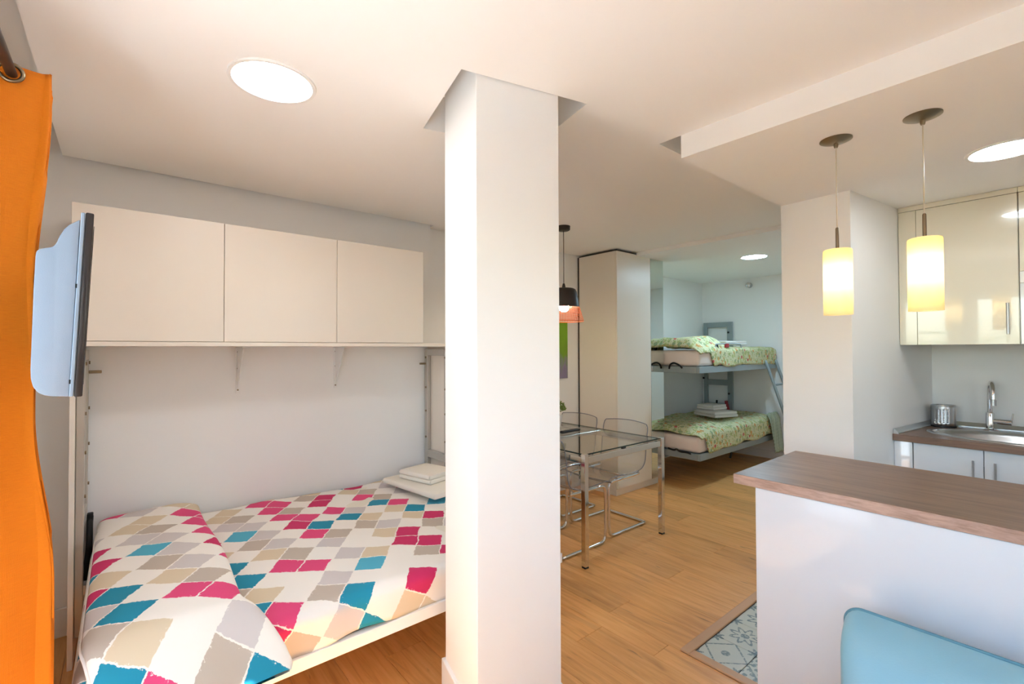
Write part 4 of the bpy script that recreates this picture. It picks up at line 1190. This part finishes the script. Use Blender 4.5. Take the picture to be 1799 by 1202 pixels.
o = MB().box((5.07, 2.444, 1.43), (5.15, 2.462, 1.475), .006, 2).done('strap_buckle', 'red'); tag(centre(o), 'red buckle clipped on the guard hoop of the upper bunk', 'buckle')
o = MB().tube([(6.37, 3.075, .70), (6.36, 3.06, .65), (6.35, 3.04, .585)], .022, 8, smooth=1).done('release_handle', 'red', None, True); tag(centre(o), 'red release handle between bunk mount and lower duvet', 'handle')
o = MB().tube([(5.52, 2.60, .276), (5.50, 2.60, .20), (5.47, 2.60, .14)], .012, 8).done('leg_stop', 'black', None, True); tag(centre(o), 'small black folding foot under the lower bunk', 'bed foot')

# ladder hooked on the upper bunk, leaning out
ld = thing('bunk_ladder', (6.2, 2.1, 0), 'grey steel ladder leaning on the foot of the upper bunk', 'ladder')
def ldp(xx, t_): return (xx - 6.2, 2.425 - .40 * t_ - 2.1, 1.235 - 1.235 * t_ + .012)
for xx in (6.06, 6.36):
    MB().tube([(xx - 6.2, 2.455 - 2.1, 1.262), (xx - 6.2, 2.432 - 2.1, 1.262), ldp(xx, .02), ldp(xx, .99)], .017, 10).done('rail', 'bunk_metal', ld, True)
for t_ in (.22, .43, .64, .85):
    MB().tube([ldp(6.06, t_), ldp(6.36, t_)], .012, 10).done('rung', 'bunk_metal', ld, True)
# striped cloth hanging from the foot end of the lower bunk
def cloth(i, j):
    z = .60 - .46 * j
    y = 2.412 - .05 * j - .007 * sin(i * 15 + j * 3) + .03 * ease((.12 - j) / .12)
    return (6.08 + .30 * i + .05 * j, y, z + .02 * ease((.12 - j) / .12)), (i + .5 * j, j)
o = MB().grid(24, 20, cloth).done('striped_cloth', 'stripe', None, True); sm = o.modifiers.new('thickness', 'SOLIDIFY'); sm.thickness = .004
tag(o, 'green and cream striped cloth hanging from the foot end of the lower bunk', 'cloth')
_c = Vector((6.25, 2.4, .14)); o.data.transform(Matrix.Translation(-_c)); o.location = _c

# small chrome wall lamp
wlamp = thing('chrome_spot', (6.45, 2.779, 2.262), 'small round chrome wall spot above the upper bunk', 'wall lamp')
o = MB().lathe([(.0001, 0), (.036, 0), (.036, .012), (.030, .018), (.0001, .018)], seg=28).done('rose', 'steel', wlamp, 40); o.rotation_euler = (0, -pi / 2, 0)
o = MB().lathe([(.0001, .018), (.02, .02), (.03, .034), (.034, .05), (.03, .066), (.016, .078), (.0001, .08)], seg=24).done('ball', 'chrome', wlamp, True); o.rotation_euler = (0, -pi / 2, 0)

# ------------------------------------------------------------------ palm on the balcony (mirrored in the kitchen fronts)
pm = thing('balcony_palm', (-2.35, .75, -.05), 'green potted palm outside on the balcony', 'plant')
MB().lathe([(.0001, 0), (.14, 0), (.17, .02), (.20, .36), (.18, .36), (.0001, .33)], seg=24).done('pot', 'pot', pm, 40)
m = MB(); rs = random.Random(5)
for k in range(11):
    a = k * 2.4; L = rs.uniform(.8, 1.1)
    base = Vector((0, 0, .34)); d = Vector((cos(a) * .55, sin(a) * .55, 1)).normalized()
    pts = [base + d * L * s + Vector((cos(a), sin(a), -.35)) * (.55 * s * s) + Vector((0, 0, .55 * s)) for s in [q / 8 for q in range(9)]]
    m.tube(pts, .008, 5)
    for q in range(2, 9):
        for sgn in (-1, 1):
            tdir = (pts[min(q, 8)] - pts[q - 1]).normalized(); sd_ = tdir.cross(Vector((0, 0, 1))).normalized() * sgn
            p = pts[q]; tip = p + (tdir * .7 + sd_ - Vector((0, 0, .3))).normalized() * .34
            w_ = tdir * .018
            m.bm.faces.new([m.bm.verts.new(v) for v in (p - w_, (p + tip) / 2 - w_ + Vector((0, 0, .03)), tip, (p + tip) / 2 + w_ + Vector((0, 0, .03)), p + w_)])
m.done('fronds', 'palm', pm)

# portal light: guides sky sampling through the openings
def portal_rear():
    l = bpy.data.lights.new('window_portal', 'AREA'); l.shape = 'RECTANGLE'; l.size = RX1 - RX0; l.size_y = RZ1 - RZ0
    l.cycles.is_portal = True
    o = bpy.data.objects.new('window_portal', l); COL.objects.link(o)
    o.location = ((RX0 + RX1) / 2, -2.36, (RZ0 + RZ1) / 2); o.rotation_euler = (pi / 2, 0, 0)
portal_rear()
def portal(y0, y1, z0, z1):
    l = bpy.data.lights.new('window_portal', 'AREA'); l.shape = 'RECTANGLE'; l.size = z1 - z0; l.size_y = y1 - y0
    l.cycles.is_portal = True
    o = bpy.data.objects.new('window_portal', l); COL.objects.link(o)
    o.location = (XW - .21, (y0 + y1) / 2, (z0 + z1) / 2); o.rotation_euler = (0, -pi / 2, 0)
portal(DY0, DY1, 0, DZ); portal(WY0, WY1, WZ0, WZ1)
